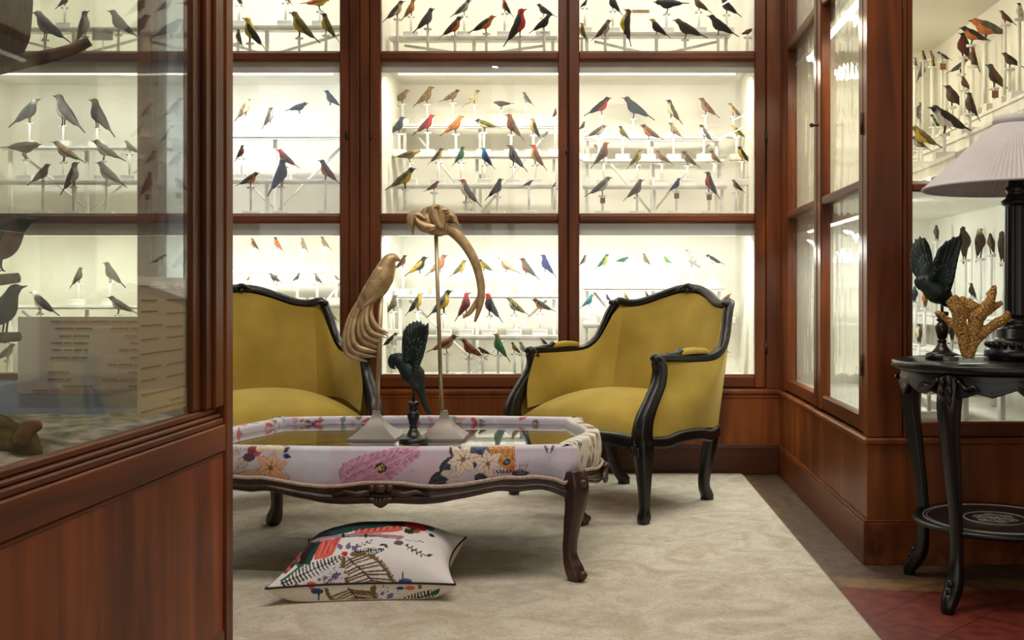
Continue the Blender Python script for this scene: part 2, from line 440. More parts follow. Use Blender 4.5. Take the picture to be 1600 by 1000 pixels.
# rug: worn pale wool with a faded scroll pattern
def rug_material():
    m, nt, b = nmat('faded_ivory_wool'); L = nt.links.new; N = nt.nodes.new
    tc = N('ShaderNodeTexCoord')
    n1 = N('ShaderNodeTexNoise'); n1.inputs['Scale'].default_value = 5.5; n1.inputs['Detail'].default_value = 7; n1.inputs['Distortion'].default_value = 2.2
    n2 = N('ShaderNodeTexNoise'); n2.inputs['Scale'].default_value = 120; n2.inputs['Detail'].default_value = 3
    n3 = N('ShaderNodeTexVoronoi'); n3.inputs['Scale'].default_value = 16
    n4 = N('ShaderNodeTexNoise'); n4.inputs['Scale'].default_value = 34; n4.inputs['Detail'].default_value = 6; n4.inputs['Distortion'].default_value = 3.0
    for n in (n1, n2, n3, n4): L(tc.outputs['Object'], n.inputs['Vector'])
    r1 = N('ShaderNodeValToRGB'); e = r1.color_ramp.elements
    e[0].position = 0.32; e[0].color = rgb(190, 180, 162); e[1].position = 0.62; e[1].color = rgb(212, 206, 194)
    r4 = N('ShaderNodeValToRGB'); e = r4.color_ramp.elements
    e[0].position = 0.40; e[0].color = (0.78, 0.74, 0.68, 1); e[1].position = 0.52; e[1].color = (1, 1, 1, 1)
    L(n1.outputs['Fac'], r1.inputs['Fac']); L(n4.outputs['Fac'], r4.inputs['Fac'])
    mx = N('ShaderNodeMixRGB'); mx.blend_type = 'MULTIPLY'; mx.inputs[0].default_value = 0.62
    L(r1.outputs[0], mx.inputs[1]); L(r4.outputs[0], mx.inputs[2]); L(mx.outputs[0], b.inputs['Base Color'])
    b.inputs['Roughness'].default_value = 0.95; b.inputs['Specular IOR Level'].default_value = 0.1
    bp = N('ShaderNodeBump'); bp.inputs['Strength'].default_value = 0.4; bp.inputs['Distance'].default_value = 0.004
    L(n2.outputs['Fac'], bp.inputs['Height']); L(bp.outputs[0], b.inputs['Normal'])
    return m
mb = MB()
xr0, xr1 = 0.676, 0.642          # right edge near / far
P = []
for i in range(41):
    t = i/40; y = 2.30 + (4.765-2.30)*t
    xr = xr0 + (xr1-xr0)*t + 0.003*mnoise.noise((t*40, 3, 0))
    P.append([(-2.6, y, 0.001), (-2.6, y, 0.011), (-1.0, y, 0.012), (xr-0.01, y, 0.012), (xr, y, 0.007), (xr, y, 0.001)])
mb.grid(P)
mb.add([P[-1][k] for k in range(6)], [(0, 1, 2, 3, 4, 5)]); mb.add([P[0][k] for k in range(6)], [(5, 4, 3, 2, 1, 0)])
rug = mb.build('rug', rug_material())
tag(rug, 'large faded ivory wool rug under the table and armchairs', 'rug')

# ------------------------------------------------------------------ display cabinets
YB = 4.806; WS = YB/F
def wx(px): return (px-VX)*WS
ZB, ZPL = 0.378, 0.140                  # base top, plinth top
Z_ROW = [(0.460, 1.186), (1.219, 1.949), (1.985, 2.72)]      # clear glass of each row of panes
Z_DOOR = (0.405, 2.78); Z_TOP = 2.95
VAL_B = [1.124, 1.898, 2.665]           # lower edge of the valances
YI0, YI1 = 4.862, 5.42                  # interior
BACK_LIGHT = {'right': [(0.98, 1.0, 0.93), (1.0, 0.95, 0.80), (1.0, 0.965, 0.84)], 'left': [(0.95, 1.0, 0.93), (0.93, 0.98, 1.0), (0.95, 1.0, 0.92)]}
BACK_POWER = [12.5, 11.5, 9.5]

def knob(parent, c, axis):
    mb = MB(); d = Vector(axis)
    p = Vector(c)
    mb.tube([p, p+d*0.012, p+d*0.02], [0.005, 0.004, 0.004], 8)
    mb.blob(p+d*0.026, (0.009, 0.009, 0.009))
    return mb.build('knob', BRASS, parent, org=parent_world(parent))
def parent_world(o):
    v = Vector((0, 0, 0))
    while o is not None: v += o.location; o = o.parent
    return v
def keyhole(parent, c, nx=(0, -1, 0)):
    mb = MB(); p = Vector(c); n = Vector(nx); s = n.cross(Vector((0, 0, 1)))
    rings = []
    for r, d in ((0.0, 0.004), (0.7, 0.004), (1.0, 0.002), (1.0, -0.001)):
        rings.append([p + n*d + s*(0.009*r*math.cos(2*math.pi*k/14)) + Vector((0, 0, 0.022*r*math.sin(2*math.pi*k/14))) for k in range(14)])
    mb.loft(rings, cap=False)
    return mb.build('keyhole_plate', BRASS, parent, org=parent_world(parent))
def hinge(parent, c, axis_len=0.05):
    mb = MB(); mb.tube([(c[0], c[1], c[2]-axis_len/2), (c[0], c[1], c[2]+axis_len/2)], 0.006, 8)
    return mb.build('hinge', BRASS, parent, org=parent_world(parent))

def back_door(parent, xl, xr, pl, pr):
    """glazed door: outer xl..xr, panes pl..pr"""
    org = parent_world(parent); y0, y1 = 4.812, 4.848
    z0, z1 = Z_DOOR
    mb = MB()
    mb.box(xl, pl, y0, y1, z0, z1, 0.004); mb.box(pr, xr, y0, y1, z0, z1, 0.004)
    d = mb.build('door', W_Z, parent, org=org)
    zs = [(z0, Z_ROW[0][0]), (Z_ROW[0][1], Z_ROW[1][0]), (Z_ROW[1][1], Z_ROW[2][0]), (Z_ROW[2][1], z1)]
    for a, b in zs:
        m2 = MB(); m2.box(pl-0.002, pr+0.002, y0+0.003, y1-0.002, a, b, 0.006)
        m2.box(pl, pr, y0+0.014, y1-0.004, a-0.007, b+0.007, 0.004)
        m2.build('door_rail', W_X, d, org=org)
    m2 = MB()
    for (a, b) in Z_ROW:
        m2 = MB(); m2.box(pl+0.0005, pr-0.0005, 4.832, 4.836, a+0.0005, b-0.0005, 0)
        m2.build('glass_pane', GLASS, d, org=org)
    return d

def back_cabinet(label, x0, x1, doors, posts, side, inner):
    t = thing('display_cabinet', label, 'cabinet', ((x0+x1)/2, YB, 0))
    org = t.location
    mb = MB(); mb.box(x0, x1, YB, YI1, ZPL-0.002, ZB, 0.002)
    mb.box(x0, x1, YB-0.010, YB+0.02, ZB-0.004, ZB+0.020, 0.006); mb.box(x0, x1, YB-0.004, YB+0.02, ZB-0.022, ZB-0.006, 0.004)
    mb.build('base_panel', W_PANEL, t, org=org)
    mb = MB(); mb.box(x0, x1, YB-0.014, YB+0.05, 0.0, ZPL-0.008, 0.002); mb.box(x0, x1, YB-0.010, YB+0.05, ZPL-0.008, ZPL, 0.004)
    mb.build('plinth', W_DARK, t, org=org)
    for a, b in posts:
        mb = MB(); mb.box(a, b, YB+0.001, 4.858, ZB+0.02, Z_TOP, 0.004); mb.build('post', W_Z, t, org=org)
    mb = MB(); mb.box(x0, x1, YB-0.02, YI1, Z_DOOR[1]+0.003, Z_TOP, 0.01); mb.build('cornice', W_X, t, org=org)
    mb = MB(); mb.box(x0, x1, YB+0.003, YB+0.04, ZB+0.02, Z_DOOR[0]-0.003, 0.003); mb.build('bottom_rail', W_X, t, org=org)
    ia, ib = inner
    mb = MB(); mb.box(ia-0.02, ib+0.02, YI1, YI1+0.02, ZB, Z_TOP-0.05, 0); mb.build('back_board', WHITE, t, org=org)
    for xx in (ia-0.02, ib):
        mb = MB(); mb.box(xx, xx+0.02, YI0+0.002, YI1, ZB+0.001, Z_TOP-0.06, 0); mb.build('side_board', WHITE, t, org=org)
    for k, zz in enumerate((ZB+0.045, 1.202, 1.967)):
        mb = MB(); mb.box(ia, ib, YI0, YI1, zz-0.015, zz+0.012, 0); mb.build('shelf', WHITE, t, org=org)
    mb = MB(); mb.box(ia, ib, YI0, YI1, 2.735, 2.755, 0); mb.build('top_board', WHITE, t, org=org)
    for r in range(3):
        mb = MB(); top = (1.187, 1.952, 2.735)[r]
        mb.box(ia, ib, 4.866, 4.876, VAL_B[r], top, 0.001); mb.build('valance', GREYBAR, t, org=org)
        mb = MB(); mb.tube([(ia+0.08, 4.925, VAL_B[r]+0.014), (ib-0.08, 4.925, VAL_B[r]+0.014)], 0.013, 10)
        mb.build('light_tube', TUBE_M, t, org=org)
        n = 2 if ib-ia > 1.2 else 1
        for k in range(n):
            w = (ib-ia)/n
            area_light('tube_light', (ia+w*(k+.5), 4.945, VAL_B[r]-0.004), w*0.92, 0.03, BACK_POWER[r]*w/0.87*0.5, BACK_LIGHT[side][r], (0, 0.35, -1))
    xm = (doors[0][1]+doors[1][0])/2                      # lap moulding where the two doors meet
    mb = MB(); mb.box(xm-0.012, xm+0.012, 4.8485, 4.858, Z_DOOR[0], Z_DOOR[1], 0.001); mb.build('astragal', W_Z, t, org=org)
    out = []
    for d in doors: out.append(back_door(t, *d))
    return t, out

XR = 0.822
# right-hand pair of doors (centre and right door)
cabBC, dBC = back_cabinet('tall mahogany display cabinet with two glazed doors behind the right armchair',
    wx(562), XR+0.02, [(wx(577), wx(886.5), wx(594), wx(872)), (wx(888.5), wx(1197), wx(905), wx(1180))],
    [(wx(562), wx(576.5)), (wx(1197.5), XR+0.02)], 'right', (wx(588), 0.708))
knob(dBC[0], (wx(887)-0.004, 4.812, CAMH+(458-238)*WS), (0, -1, 0))
keyhole(dBC[0], (wx(575)+0.010, 4.8115, CAMH+(458-212)*WS)); hinge(cabBC, (wx(1197.3), 4.806, CAMH+(458-215)*WS)); hinge(cabBC, (wx(1197.3), 4.806, CAMH+(458-543)*WS))
# left-hand pair
cabA, dA = back_cabinet('tall mahogany display cabinet with glazed doors behind the left armchair',
    wx(-150), wx(561), [(wx(-84), wx(234), wx(-67), wx(213)), (wx(236), wx(545), wx(255), wx(530))],
    [(wx(-150), wx(-85)), (wx(545.5), wx(561))], 'left', (wx(-100), wx(536)))
keyhole(dA[1], (wx(551)-0.028, 4.8115, CAMH+(458-212)*WS))

# ------------------------------------------------------------------ right-hand cabinet (long side faces the aisle, glazed end faces the camera)
YC = 3.2106
RX1 = 1.56
t = thing('display_cabinet', 'projecting mahogany display cabinet at right, glazed end facing the round side table', 'cabinet', (XR+0.3, YC+0.1, 0))
cabR = t; org = t.location
mb = MB(); mb.box(XR, RX1, YC, YB-0.012, ZPL-0.002, ZB, 0.002)
mb.box(XR-0.010, RX1+0.01, YC-0.010, YB-0.012, ZB-0.004, ZB+0.018, 0.006)
mb.build('base_panel', wood_mat('mahogany_aisle_panel', 'z', dark=(84, 42, 15), mid=(124, 67, 27), light=(150, 88, 40), rough=0.36), t, org=org)
mb = MB(); mb.box(XR-0.014, RX1+0.014, YC-0.014, YB-0.016, 0.0, ZPL-0.008, 0.002); mb.box(XR-0.010, RX1+0.01, YC-0.010, YB-0.016, ZPL-0.008, ZPL, 0.004)
mb.build('plinth', W_Y, t, org=org)
mb = MB(); mb.box(XR-0.02, RX1+0.02, YC-0.02, YB-0.03, Z_DOOR[1]+0.003, Z_TOP, 0.01); mb.build('cornice', W_Y, t, org=org)
PX = 0.947
def post_R(x0, x1, y0, y1):
    mb = MB(); mb.box(x0, x1, y0, y1, ZB+0.018, Z_TOP-0.17, 0.004); return mb.build('post', W_Z, t, org=org)
post_R(XR+0.001, PX-0.012, YC+0.001, YC+0.055)      # wide corner post
post_R(PX-0.010, PX, YC-0.004, YC+0.05)             # bead beside it
post_R(XR+0.001, XR+0.06, 4.70, YB-0.012)           # far corner
post_R(RX1-0.06, RX1, YC+0.001, YC+0.055)
# end frame facing the camera: stiles, rails and panes
mb = MB(); mb.box(PX, PX+0.020, YC+0.004, YC+0.044, ZB+0.018, Z_DOOR[1], 0.003)
endf = mb.build('door', W_Z, t, org=org)
mb = MB(); mb.box(RX1-0.085, RX1-0.061, YC+0.004, YC+0.044, ZB+0.018, Z_DOOR[1], 0.003); mb.build('door_stile', W_Z, endf, org=org)
ez = [(ZB+0.019, 0.445), (1.170, 1.194), (1.955, 1.98), (2.72, Z_DOOR[1])]
for a, b in ez:
    mb = MB(); mb.box(PX+0.020, RX1-0.085, YC+0.007, YC+0.042, a, b, 0.005); mb.build('door_rail', W_X, endf, org=org)
for (a, b) in ((0.445, 1.170), (1.194, 1.955), (1.98, 2.72)):
    mb = MB(); mb.box(PX+0.021, RX1-0.086, YC+0.028, YC+0.032, a+.001, b-.001, 0); mb.build('glass_pane', GLASS, endf, org=org)
# two aisle doors
def side_door(y0, y1, w0, w1):
    x0, x1 = XR+0.002, XR+0.040
    mb = MB(); mb.box(x0, x1, y0, y0+w0, Z_DOOR[0], Z_DOOR[1], 0.005); mb.box(x0, x1, y1-w1, y1, Z_DOOR[0], Z_DOOR[1], 0.005)
    d = mb.build('door', W_Z, t, org=org)
    zs = [(Z_DOOR[0], Z_ROW[0][0]), (Z_ROW[0][1], Z_ROW[1][0]), (Z_ROW[1][1], Z_ROW[2][0]), (Z_ROW[2][1], Z_DOOR[1])]
    for a, b in zs:
        m2 = MB(); m2.box(x0+0.003, x1-0.003, y0+w0-0.001, y1-w1+0.001, a, b, 0.006); m2.build('door_rail', W_Y, d, org=org)
    for a, b in Z_ROW:
        m2 = MB(); m2.box(x0+0.028, x0+0.032, y0+w0+.001, y1-w1-.001, a+.001, b-.001, 0); m2.build('glass_pane', GLASS_OLD, d, org=org)
    return d
dnear = side_door(3.272, 3.972, 0.055, 0.065)
dfar = side_door(3.985, 4.695, 0.055, 0.060)
knob(dnear, (XR+0.002, 3.99-0.04, CAMH+(458-197)*3.97/F), (-1, 0, 0))
hinge(t, (XR-0.001, 3.268, 1.39), 0.07); hinge(t, (XR-0.001, 3.268, 0.62), 0.07)
# interior
for (x0, x1, y0, y1, nm) in ((1.49, 1.51, YC+0.05, 4.70, 'back_board'), (XR+0.06, 1.49, 4.70, 4.72, 'side_board')):
    mb = MB(); mb.box(x0, x1, y0, y1, ZB, Z_TOP-0.18, 0); mb.build(nm, WHITE, t, org=org)
for zz in (ZB+0.045, 1.195, 1.967):
    mb = MB(); mb.box(XR+0.045, 1.49, YC+0.05, 4.70, zz-0.014, zz+0.012, 0); mb.build('shelf', WHITE, t, org=org)
mb = MB(); mb.box(XR+0.045, 1.49, YC+0.05, 4.70, 2.735, 2.755, 0); mb.build('top_board', WHITE, t, org=org)
for r in range(3):
    top = (1.181, 1.953, 2.735)[r]
    mb = MB(); mb.box(XR+0.046, XR+0.056, YC+0.06, 4.69, top-0.062, top, 0.001); mb.build('valance', GREYBAR, t, org=org)
    mb = MB(); mb.tube([(XR+0.10, 3.34, top-0.048), (XR+0.10, 4.62, top-0.048)], 0.013, 10); mb.build('light_tube', TUBE_M, t, org=org)
    for k in range(2):
        area_light('tube_light', (XR+0.115, 3.65+0.66*k, top-0.066), 0.03, 0.6, (5, 5.5, 4)[r], ((0.96, 1.0, 0.93), (1.0, 0.90, 0.66), (1, 0.94, 0.8))[r], (0.5, 0, -1))

# ------------------------------------------------------------------ glass case in the left foreground
XL, YL = -0.822, 2.267
LX0, LY0 = -1.75, 0.35
t = thing('glass_case', 'large mahogany glass case in the left foreground with mounted animals inside', 'display case', (XL-0.3, YL-0.6, 0))
cabL = t; org = t.location
mb = MB(); mb.box(LX0, XL-0.006, LY0, YL-0.004, 0.02, 0.508, 0.002); mb.build('base_panel', W_CASE_LIT, t, org=org)
mb = MB(); mb.box(XL-0.03, XL, LY0, YL-0.045, 0.508, 0.566, 0.003); mb.box(LX0, XL-0.045, YL-0.03, YL, 0.508, 0.566, 0.003)
mb.box(XL-0.03, XL-0.004, LY0, YL-0.045, 0.497, 0.508, 0.004)
mb.build('base_rail', wood_mat('mahogany_case_rail_lit', 'y', dark=(90, 44, 17), mid=(138, 72, 29), light=(166, 94, 43), rough=0.4), t, org=org)  # rail wood lightened like the panel, in place of light
mb = MB(); mb.box(XL-0.045, XL, YL-0.045, YL, 0.0, 2.72, 0.004); mb.build('post', W_Z, t, org=org)
mb = MB(); mb.box(XL-0.045, XL, LY0, LY0+0.06, 0.0, 2.72, 0.004); mb.build('post', W_Z, t, org=org)
mb = MB(); mb.box(LX0, LX0+0.045, YL-0.045, YL, 0.0, 2.72, 0.004); mb.build('post', W_Z, t, org=org)
mb = MB(); mb.box(XL-0.02, XL-0.002, LY0, YL-0.046, 0.0, 0.12, 0.003); mb.build('plinth', W_Y, t, org=org)
# door on the aisle side: moulded frame
yd0, yd1 = LY0+0.062, YL-0.047
mb = MB()
for (a, b, x) in ((0.566, 0.580, -0.004), (0.580, 0.590, -0.010), (0.590, 0.604, -0.018)):
    mb.box(XL-0.04, XL+x, yd0, yd1, a, b, 0.003)
mb.box(XL-0.04, XL-0.004, yd0, yd1, 2.62, 2.72, 0.004)
dl = mb.build('door', W_Y, t, org=org)
mb = MB()
for (a, b, x) in ((0.0, 0.05, -0.003), (0.05, 0.085, -0.010), (0.085, 0.13, -0.020)):
    mb.box(XL-0.04, XL+x, yd1-b, yd1-a, 0.604, 2.62, 0.004)
mb.build('stile', W_Z, dl, org=org)
mb = MB(); mb.box(XL-0.04, XL-0.003, yd0, yd0+0.10, 0.604, 2.62, 0.004); mb.build('stile', W_Z, dl, org=org)
mb = MB(); mb.box(XL-0.030, XL-0.026, yd0+0.1, yd1-0.13, 0.604, 2.62, 0); mb.build('glass_pane', GLASS_DUSTY, dl, org=org)
# far end: low painted rail, glass
BLUEP = noise_mat('pale_blue_paint', rgb(150, 168, 186), rgb(176, 186, 196), rough=0.7, scale=(9, 9, 9))
mb = MB(); mb.box(LX0+0.045, XL-0.045, YL-0.044, YL-0.004, 0.566, 0.662, 0.002)
e = mb.build('end_rail', BLUEP, t, org=org)
mb = MB(); mb.box(LX0+0.045, XL-0.045, YL-0.046, YL-0.002, 0.662, 0.676, 0.003); mb.build('glazing_bar', W_X, t, org=org)
mb = MB(); mb.box(LX0+0.045, XL-0.045, YL-0.026, YL-0.022, 0.677, 2.219, 0); mb.build('glass_pane', glass_mat('end_glass', (0.94, 0.94, 0.90, 1), dust=0.01), t, org=org)
mb = MB(); mb.box(-0.962, XL-0.047, YL-0.062, YL-0.058, 0.677, 2.7, 0); mb.build('glass_strip', GLASS_STRIP, t, org=org)
mb = MB(); mb.box(LX0, XL, LY0, YL, 2.72, 2.80, 0.006); mb.build('cornice', W_Y, t, org=org)
mb = MB(); mb.box(LX0+0.045, XL-0.045, YL-0.044, YL-0.004, 2.22, 2.72, 0.003); mb.build('added_light_baffle', W_X, t, org=org)  # added unseen board keeping the case light off the back glass
mb = MB(); mb.box(LX0, LX0+0.02, LY0, YL-0.05, 0.50, 2.72, 0); mb.build('back_board', BLUEP, t, org=org)
area_light('case_light', (XL-0.35, 1.80, 2.62), 0.05, 0.7, 18, (1.0, 1.0, 0.96), (-.1, 0, -1))
mb = MB(); mb.tube([(XL-0.35, 1.4, 2.66), (XL-0.35, 2.17, 2.66)], 0.013, 10); mb.build('light_tube', TUBE_M, cabL, org=org)
# moss-and-sand ground inside the case
GROUND = noise_mat('sandy_ground', rgb(96, 92, 70), rgb(168, 160, 138), rough=0.95, scale=(26, 26, 26), bump=1.0, bump_scale=60)
P = []
for i in range(60):
    r = []
    for j in range(60):
        x = LX0+0.03 + (XL-0.05-LX0-0.03)*i/59; y = LY0+0.05 + (YL-0.07-LY0-0.05)*j/59
        edge = min(1, (XL-0.05-x)/0.10, (YL-0.07-y)/0.05)
        z = 0.578 + 0.020*max(0, edge) + 0.010*mnoise.noise((x*9, y*9, 0)) + 0.005*mnoise.noise((x*40, y*40, 3))
        r.append((x, y, max(z, 0.571)))
    P.append(r)
g = MB().grid(P).build('sand_bed', GROUND)
tag(g, 'grey-green sandy ground spread inside the left glass case', 'ground', kind='stuff')

# ------------------------------------------------------------------ mounted birds
PAL = {'K': (24, 22, 22), 'G': (112, 108, 102), 'T': (170, 142, 104), 'B': (104, 82, 60), 'Y': (216, 180, 50), 'O': (214, 124, 58),
       'R': (190, 34, 36), 'E': (26, 112, 62), 'U': (44, 62, 128), 'Q': (24, 140, 156), 'W': (226, 222, 210), 'V': (122, 112, 52),
       'D': (62, 42, 30), 'L': (168, 166, 158), 'P': (112, 30, 38), 'C': (218, 200, 158), 'S': (66, 72, 82), 'N': (138, 80, 54),
       'J': (26, 48, 58), 'H': (112, 168, 48)}
CNAME = {'K': 'black', 'G': 'grey', 'T': 'tan', 'B': 'brown', 'Y': 'yellow', 'O': 'orange', 'R': 'red', 'E': 'green', 'U': 'blue',
         'Q': 'turquoise', 'W': 'white', 'V': 'olive', 'D': 'umber', 'L': 'pale-grey', 'P': 'maroon', 'C': 'cream', 'S': 'slate',
         'N': 'rust', 'J': 'teal-black', 'H': 'lime'}
def plin(c): return np.array([lin(x) for x in PAL[c]])*(0.9 if c in 'WCL' else 0.66)

def describe(p):
    h, b, br, tl = p[0], p[1], p[2], p[3]; n = CNAME
    if h == b == br: return (n[h] + ' bird') if tl == h else f'{n[h]} bird with {n[tl]} tail'
    if h == b: return f'{n[b]} bird with {n[br]} breast'
    if b == br: return f'{n[b]} bird with {n[h]} head'
    if h == br: return f'{n[b]} winged bird with {n[h]} front'
    return f'{n[h]} headed {n[b]} bird, {n[br]} breast'

def bird_mesh(mb, B, T, pal, fat=1.0, foot=0.27, yaw=0.0, eye=True, front=0.0):
    """one continuous bird from beak tip B to tail tip T (x right, z up), wings folded, legs down to the foot; returns colours and foot point"""
    B = Vector((B[0], 0, B[1])); T = Vector((T[0], 0, T[1]))
    L = (B-T).length; d = (B-T).normalized(); f = 1.0 if B.x >= T.x else -1.0
    n = Vector((-d.z*f, 0, d.x*f)); yh = Vector((0, 1, 0))
    bd = (Vector((f, 0, 0.02)) + d*0.55).normalized()
    if front: bd = (bd*0.35 + Vector((0, -front, 0))).normalized()
    H = B - bd*0.16*L
    if front: H = B + Vector((-f*0.03*L, 0.03*L, -0.05*L))
    Cc = T + d*0.60*L - n*0.025*L
    def mixp(a): return Cc.lerp(H, a)
    st = [(T, .010, .020, 't'), (T+d*.13*L, .013, .028, 't'), (T+d*.26*L, .019, .028, 't'), (T+d*.34*L, .040, .042, 't'),
          (T+d*.42*L-n*.014*L, .076, .068, 'b'), (T+d*.51*L-n*.028*L, .112, .094, 'b'), (Cc-n*.012*L, .132, .108, 'b'), (mixp(.28)-n*.014*L, .126, .104, 'b'),
          (mixp(.55)-n*.006*L, .094, .084, 'b'), (mixp(.78), .069, .064, 'b'), (H, .073, .067, 'h'), (H+bd*.035*L, .064, .058, 'h'),
          (H+bd*.064*L, .036, .032, 'h'), (H+bd*.076*L, .020, .018, 'k'), (H+bd*.115*L+Vector((0, 0, -.003*L)), .013, .012, 'k'), (B, .002, .002, 'k')]
    if front: st[-1] = (H+bd*.15*L+Vector((0, 0, -.02*L)), .002, .002, 'k')
    n_seg = 10; rings = []; cols = []
    hc, bc, rc, tc = (plin(c) for c in pal[:4]); wc = plin(pal[4]) if len(pal) > 4 else bc
    kc = plin(pal[5]) if len(pal) > 5 else np.array([0.02, 0.018, 0.015])
    v0 = len(mb.v)
    for i, (p, rv, rh, z) in enumerate(st):
        t = (st[min(i+1, 15)][0] - st[max(i-1, 0)][0]).normalized()
        side = t.cross(Vector((0, 0, 1)))
        if side.length < .2 or not front: side = yh*1.0
        side.normalize(); nn = side.cross(t)
        if nn.dot(n) < 0: nn = -nn
        k = fat if 3 <= i <= 9 else 1.0
        ring = []
        for j in range(n_seg):
            a = 2*math.pi*j/n_seg
            ring.append(p + nn*(math.cos(a)*rv*L*k) + side*(math.sin(a)*rh*L*k))
            up = math.cos(a)
            if z == 't': c = tc*(1.0) if i < 3 else (tc*.5 + (bc if up > 0 else rc)*.5)
            elif z == 'b':
                c = bc if up > 0.25 else rc
                if i == 9: c = c*.5+hc*.5
            elif z == 'h': c = hc
            else: c = kc
            cols.append(c)
        rings.append(ring)
    mb.loft(rings, 0, True)
    # folded wings, one shell each side merged in the body's flank
    prof = [(.20, .16, .05), (.26, .055, .06), (.36, .085, .085), (.46, .10, .11), (.56, .10, .115), (.66, .085, .10), (.74, .05, .06), (.79, .015, .02)]
    for sgn in (1, -1):
        V = []
        for i, (s, hu, hd) in enumerate(prof):
            if s < .60: ctr = T + d*s*L - n*.012*L
            else: ctr = mixp((s-.60)/.30)
            rh = np.interp(s, [.2, .34, .42, .51, .6, .7, .8], [.030, .042, .068, .092, .104, .098, .08])*L*fat
            row = []
            hu2, hd2 = (.02, .02) if i == 0 else (hu, hd)
            for q in range(5):
                h = (hu2 - (hu2+hd2)*q/4)*L*.82
                rv = max(np.interp(s, [.2, .34, .42, .51, .6, .7, .8], [.02, .045, .08, .11, .123, .117, .09])*L*fat, 1e-5)
                w = math.sqrt(max(0.12, 1-(h/rv)**2))*rh + .010*L*(1-abs(q-2)/2.2)+.006*L
                row.append(ctr + n*h + yh*(sgn*w))
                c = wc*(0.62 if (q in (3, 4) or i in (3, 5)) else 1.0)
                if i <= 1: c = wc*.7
                cols.append(c)
            V.append(row)
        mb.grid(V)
    # legs
    base = Cc - n*.105*L*fat
    if foot > 0:
        ft = Vector((Cc.x + f*.02*L, 0, Cc.z - foot*L))
        for sgn in (1, -1):
            a = base + yh*(.035*L*sgn) + n*.04*L; e = ft + yh*(.03*L*sgn)
            m = a.lerp(e, .45) - d*.03*L
            mb.tube([a, m, e, e + Vector((f*.035*L, 0, .002*L))], [.020*L, .013*L, .012*L, .009*L], 5)
            cols += [np.array([.035, .028, .022])]*20
    else: ft = Vector((Cc.x, 0, Cc.z - .12*L))
    if eye:
        for sgn in (1, -1):
            mb.blob(H + bd*.03*L + yh*(sgn*.058*L) + Vector((0, 0, .018*L)), (.011*L,)*3, n=6); cols += [np.array([.004, .004, .004])]*24
    rr = random.Random(int(abs(B.x*7919 + T.z*3571)*1000) % 99991)
    for i in range(len(cols)):
        cols[i] = np.append(cols[i]*(1+rr.uniform(-.26, .26)), 1.0)
    if yaw:
        R = Matrix.Rotation(yaw, 3, 'Z')
        piv = Vector((ft.x, 0, ft.z))
        for i in range(v0, len(mb.v)): mb.v[i] = tuple(R @ (Vector(mb.v[i])-piv) + piv)
    return cols, ft, L

TAGM = noise_mat('brown_paper_tag', rgb(112, 74, 50), rgb(140, 98, 68), rough=0.8)
def mounted_bird(Bp, Tp, Y, pal, base_z, label, group, fat=1.0, foot=0.27, yaw=0.0, block=True, front=0.0, bar=True, tagged=False):
    """Bp, Tp: world (x, z) of beak and tail tip at depth Y; stands on a peg whose block sits at base_z"""
    mb = MB()
    mid = ((Bp[0]+Tp[0])/2, (Bp[1]+Tp[1])/2)
    cols, ft, L = bird_mesh(mb, Bp, Tp, pal, fat, foot, yaw, front=front)
    if base_z is None or ft.z - base_z < 0.012: base_z = ft.z - 0.05 if base_z is None else min(base_z, ft.z-0.012)
    org = (ft.x, 0, base_z)
    o = mb.build('mounted_bird', PLUME, None, org=org, cols=cols, recalc=True)
    o.location = (ft.x, Y, base_z)
    tag(o, label, 'bird', group)
    pm = MB(); hgt = ft.z - base_z
    pm.tube([(0, 0, 0.0), (0, 0, hgt)], 0.0065, 8)
    if bar: pm.tube([(-0.018, 0, hgt-.005), (0.018, 0, hgt-.005)], 0.0055, 7)
    pm.build('perch', WHITE2, o)
    if block and hgt > 0.05:
        b = MB(); b.box(-0.036, 0.036, -0.022, 0.022, 0.0, 0.030, 0.002); b.build('block', WHITE2, o)
    if tagged:
        b = MB(); b.box(-0.012, 0.012, -0.0125, -0.0105, hgt-.040, hgt-.014, 0); b.tube([(0, -.0115, hgt-.015), (0, -.006, hgt)], .0012, 5); b.build('paper_tag', TAGM, o)
    return o

ORD = ['first', 'second', 'third', 'fourth', 'fifth', 'sixth', 'seventh', 'eighth', 'ninth', 'tenth']
def rack(x0, x1, tiers, label, floor_z, sides=True):
    t = thing('tiered_rack', label, 'rack', ((x0+x1)/2, YI1-0.02, floor_z), group='white tiered bird racks in the back cabinets')
    org = t.location
    for (y, z) in tiers:
        mb = MB(); mb.box(x0, x1, y-0.045, y+0.052, z-0.012, z, 0.001); mb.build('tread', WHITE2, t, org=org)
        mb = MB(); mb.box(x0+0.004, x1-0.004, y-0.040, y-0.034, z-0.022, z-0.012, 0.0); mb.build('riser', WHITE2, t, org=org)
    if tiers:
        for fx in (0.03, 0.5, 0.97):
            x = x0+(x1-x0)*fx
            for (y, z) in tiers:
                mb = MB(); mb.box(x-0.008, x+0.008, y-0.008, y+0.008, floor_z, z-0.012, 0.001); mb.build('post', WHITE2, t, org=org)
        y, z = tiers[0]
        for s in (1, -1):
            xm = (x0+x1)/2
            mb = MB(); mb.tube([(xm, y+0.03, floor_z+0.05), (xm+s*(x1-x0)*.42, y+0.03, z-0.03)], 0.007, 6); mb.build('brace', WHITE2, t, org=org)
    return t

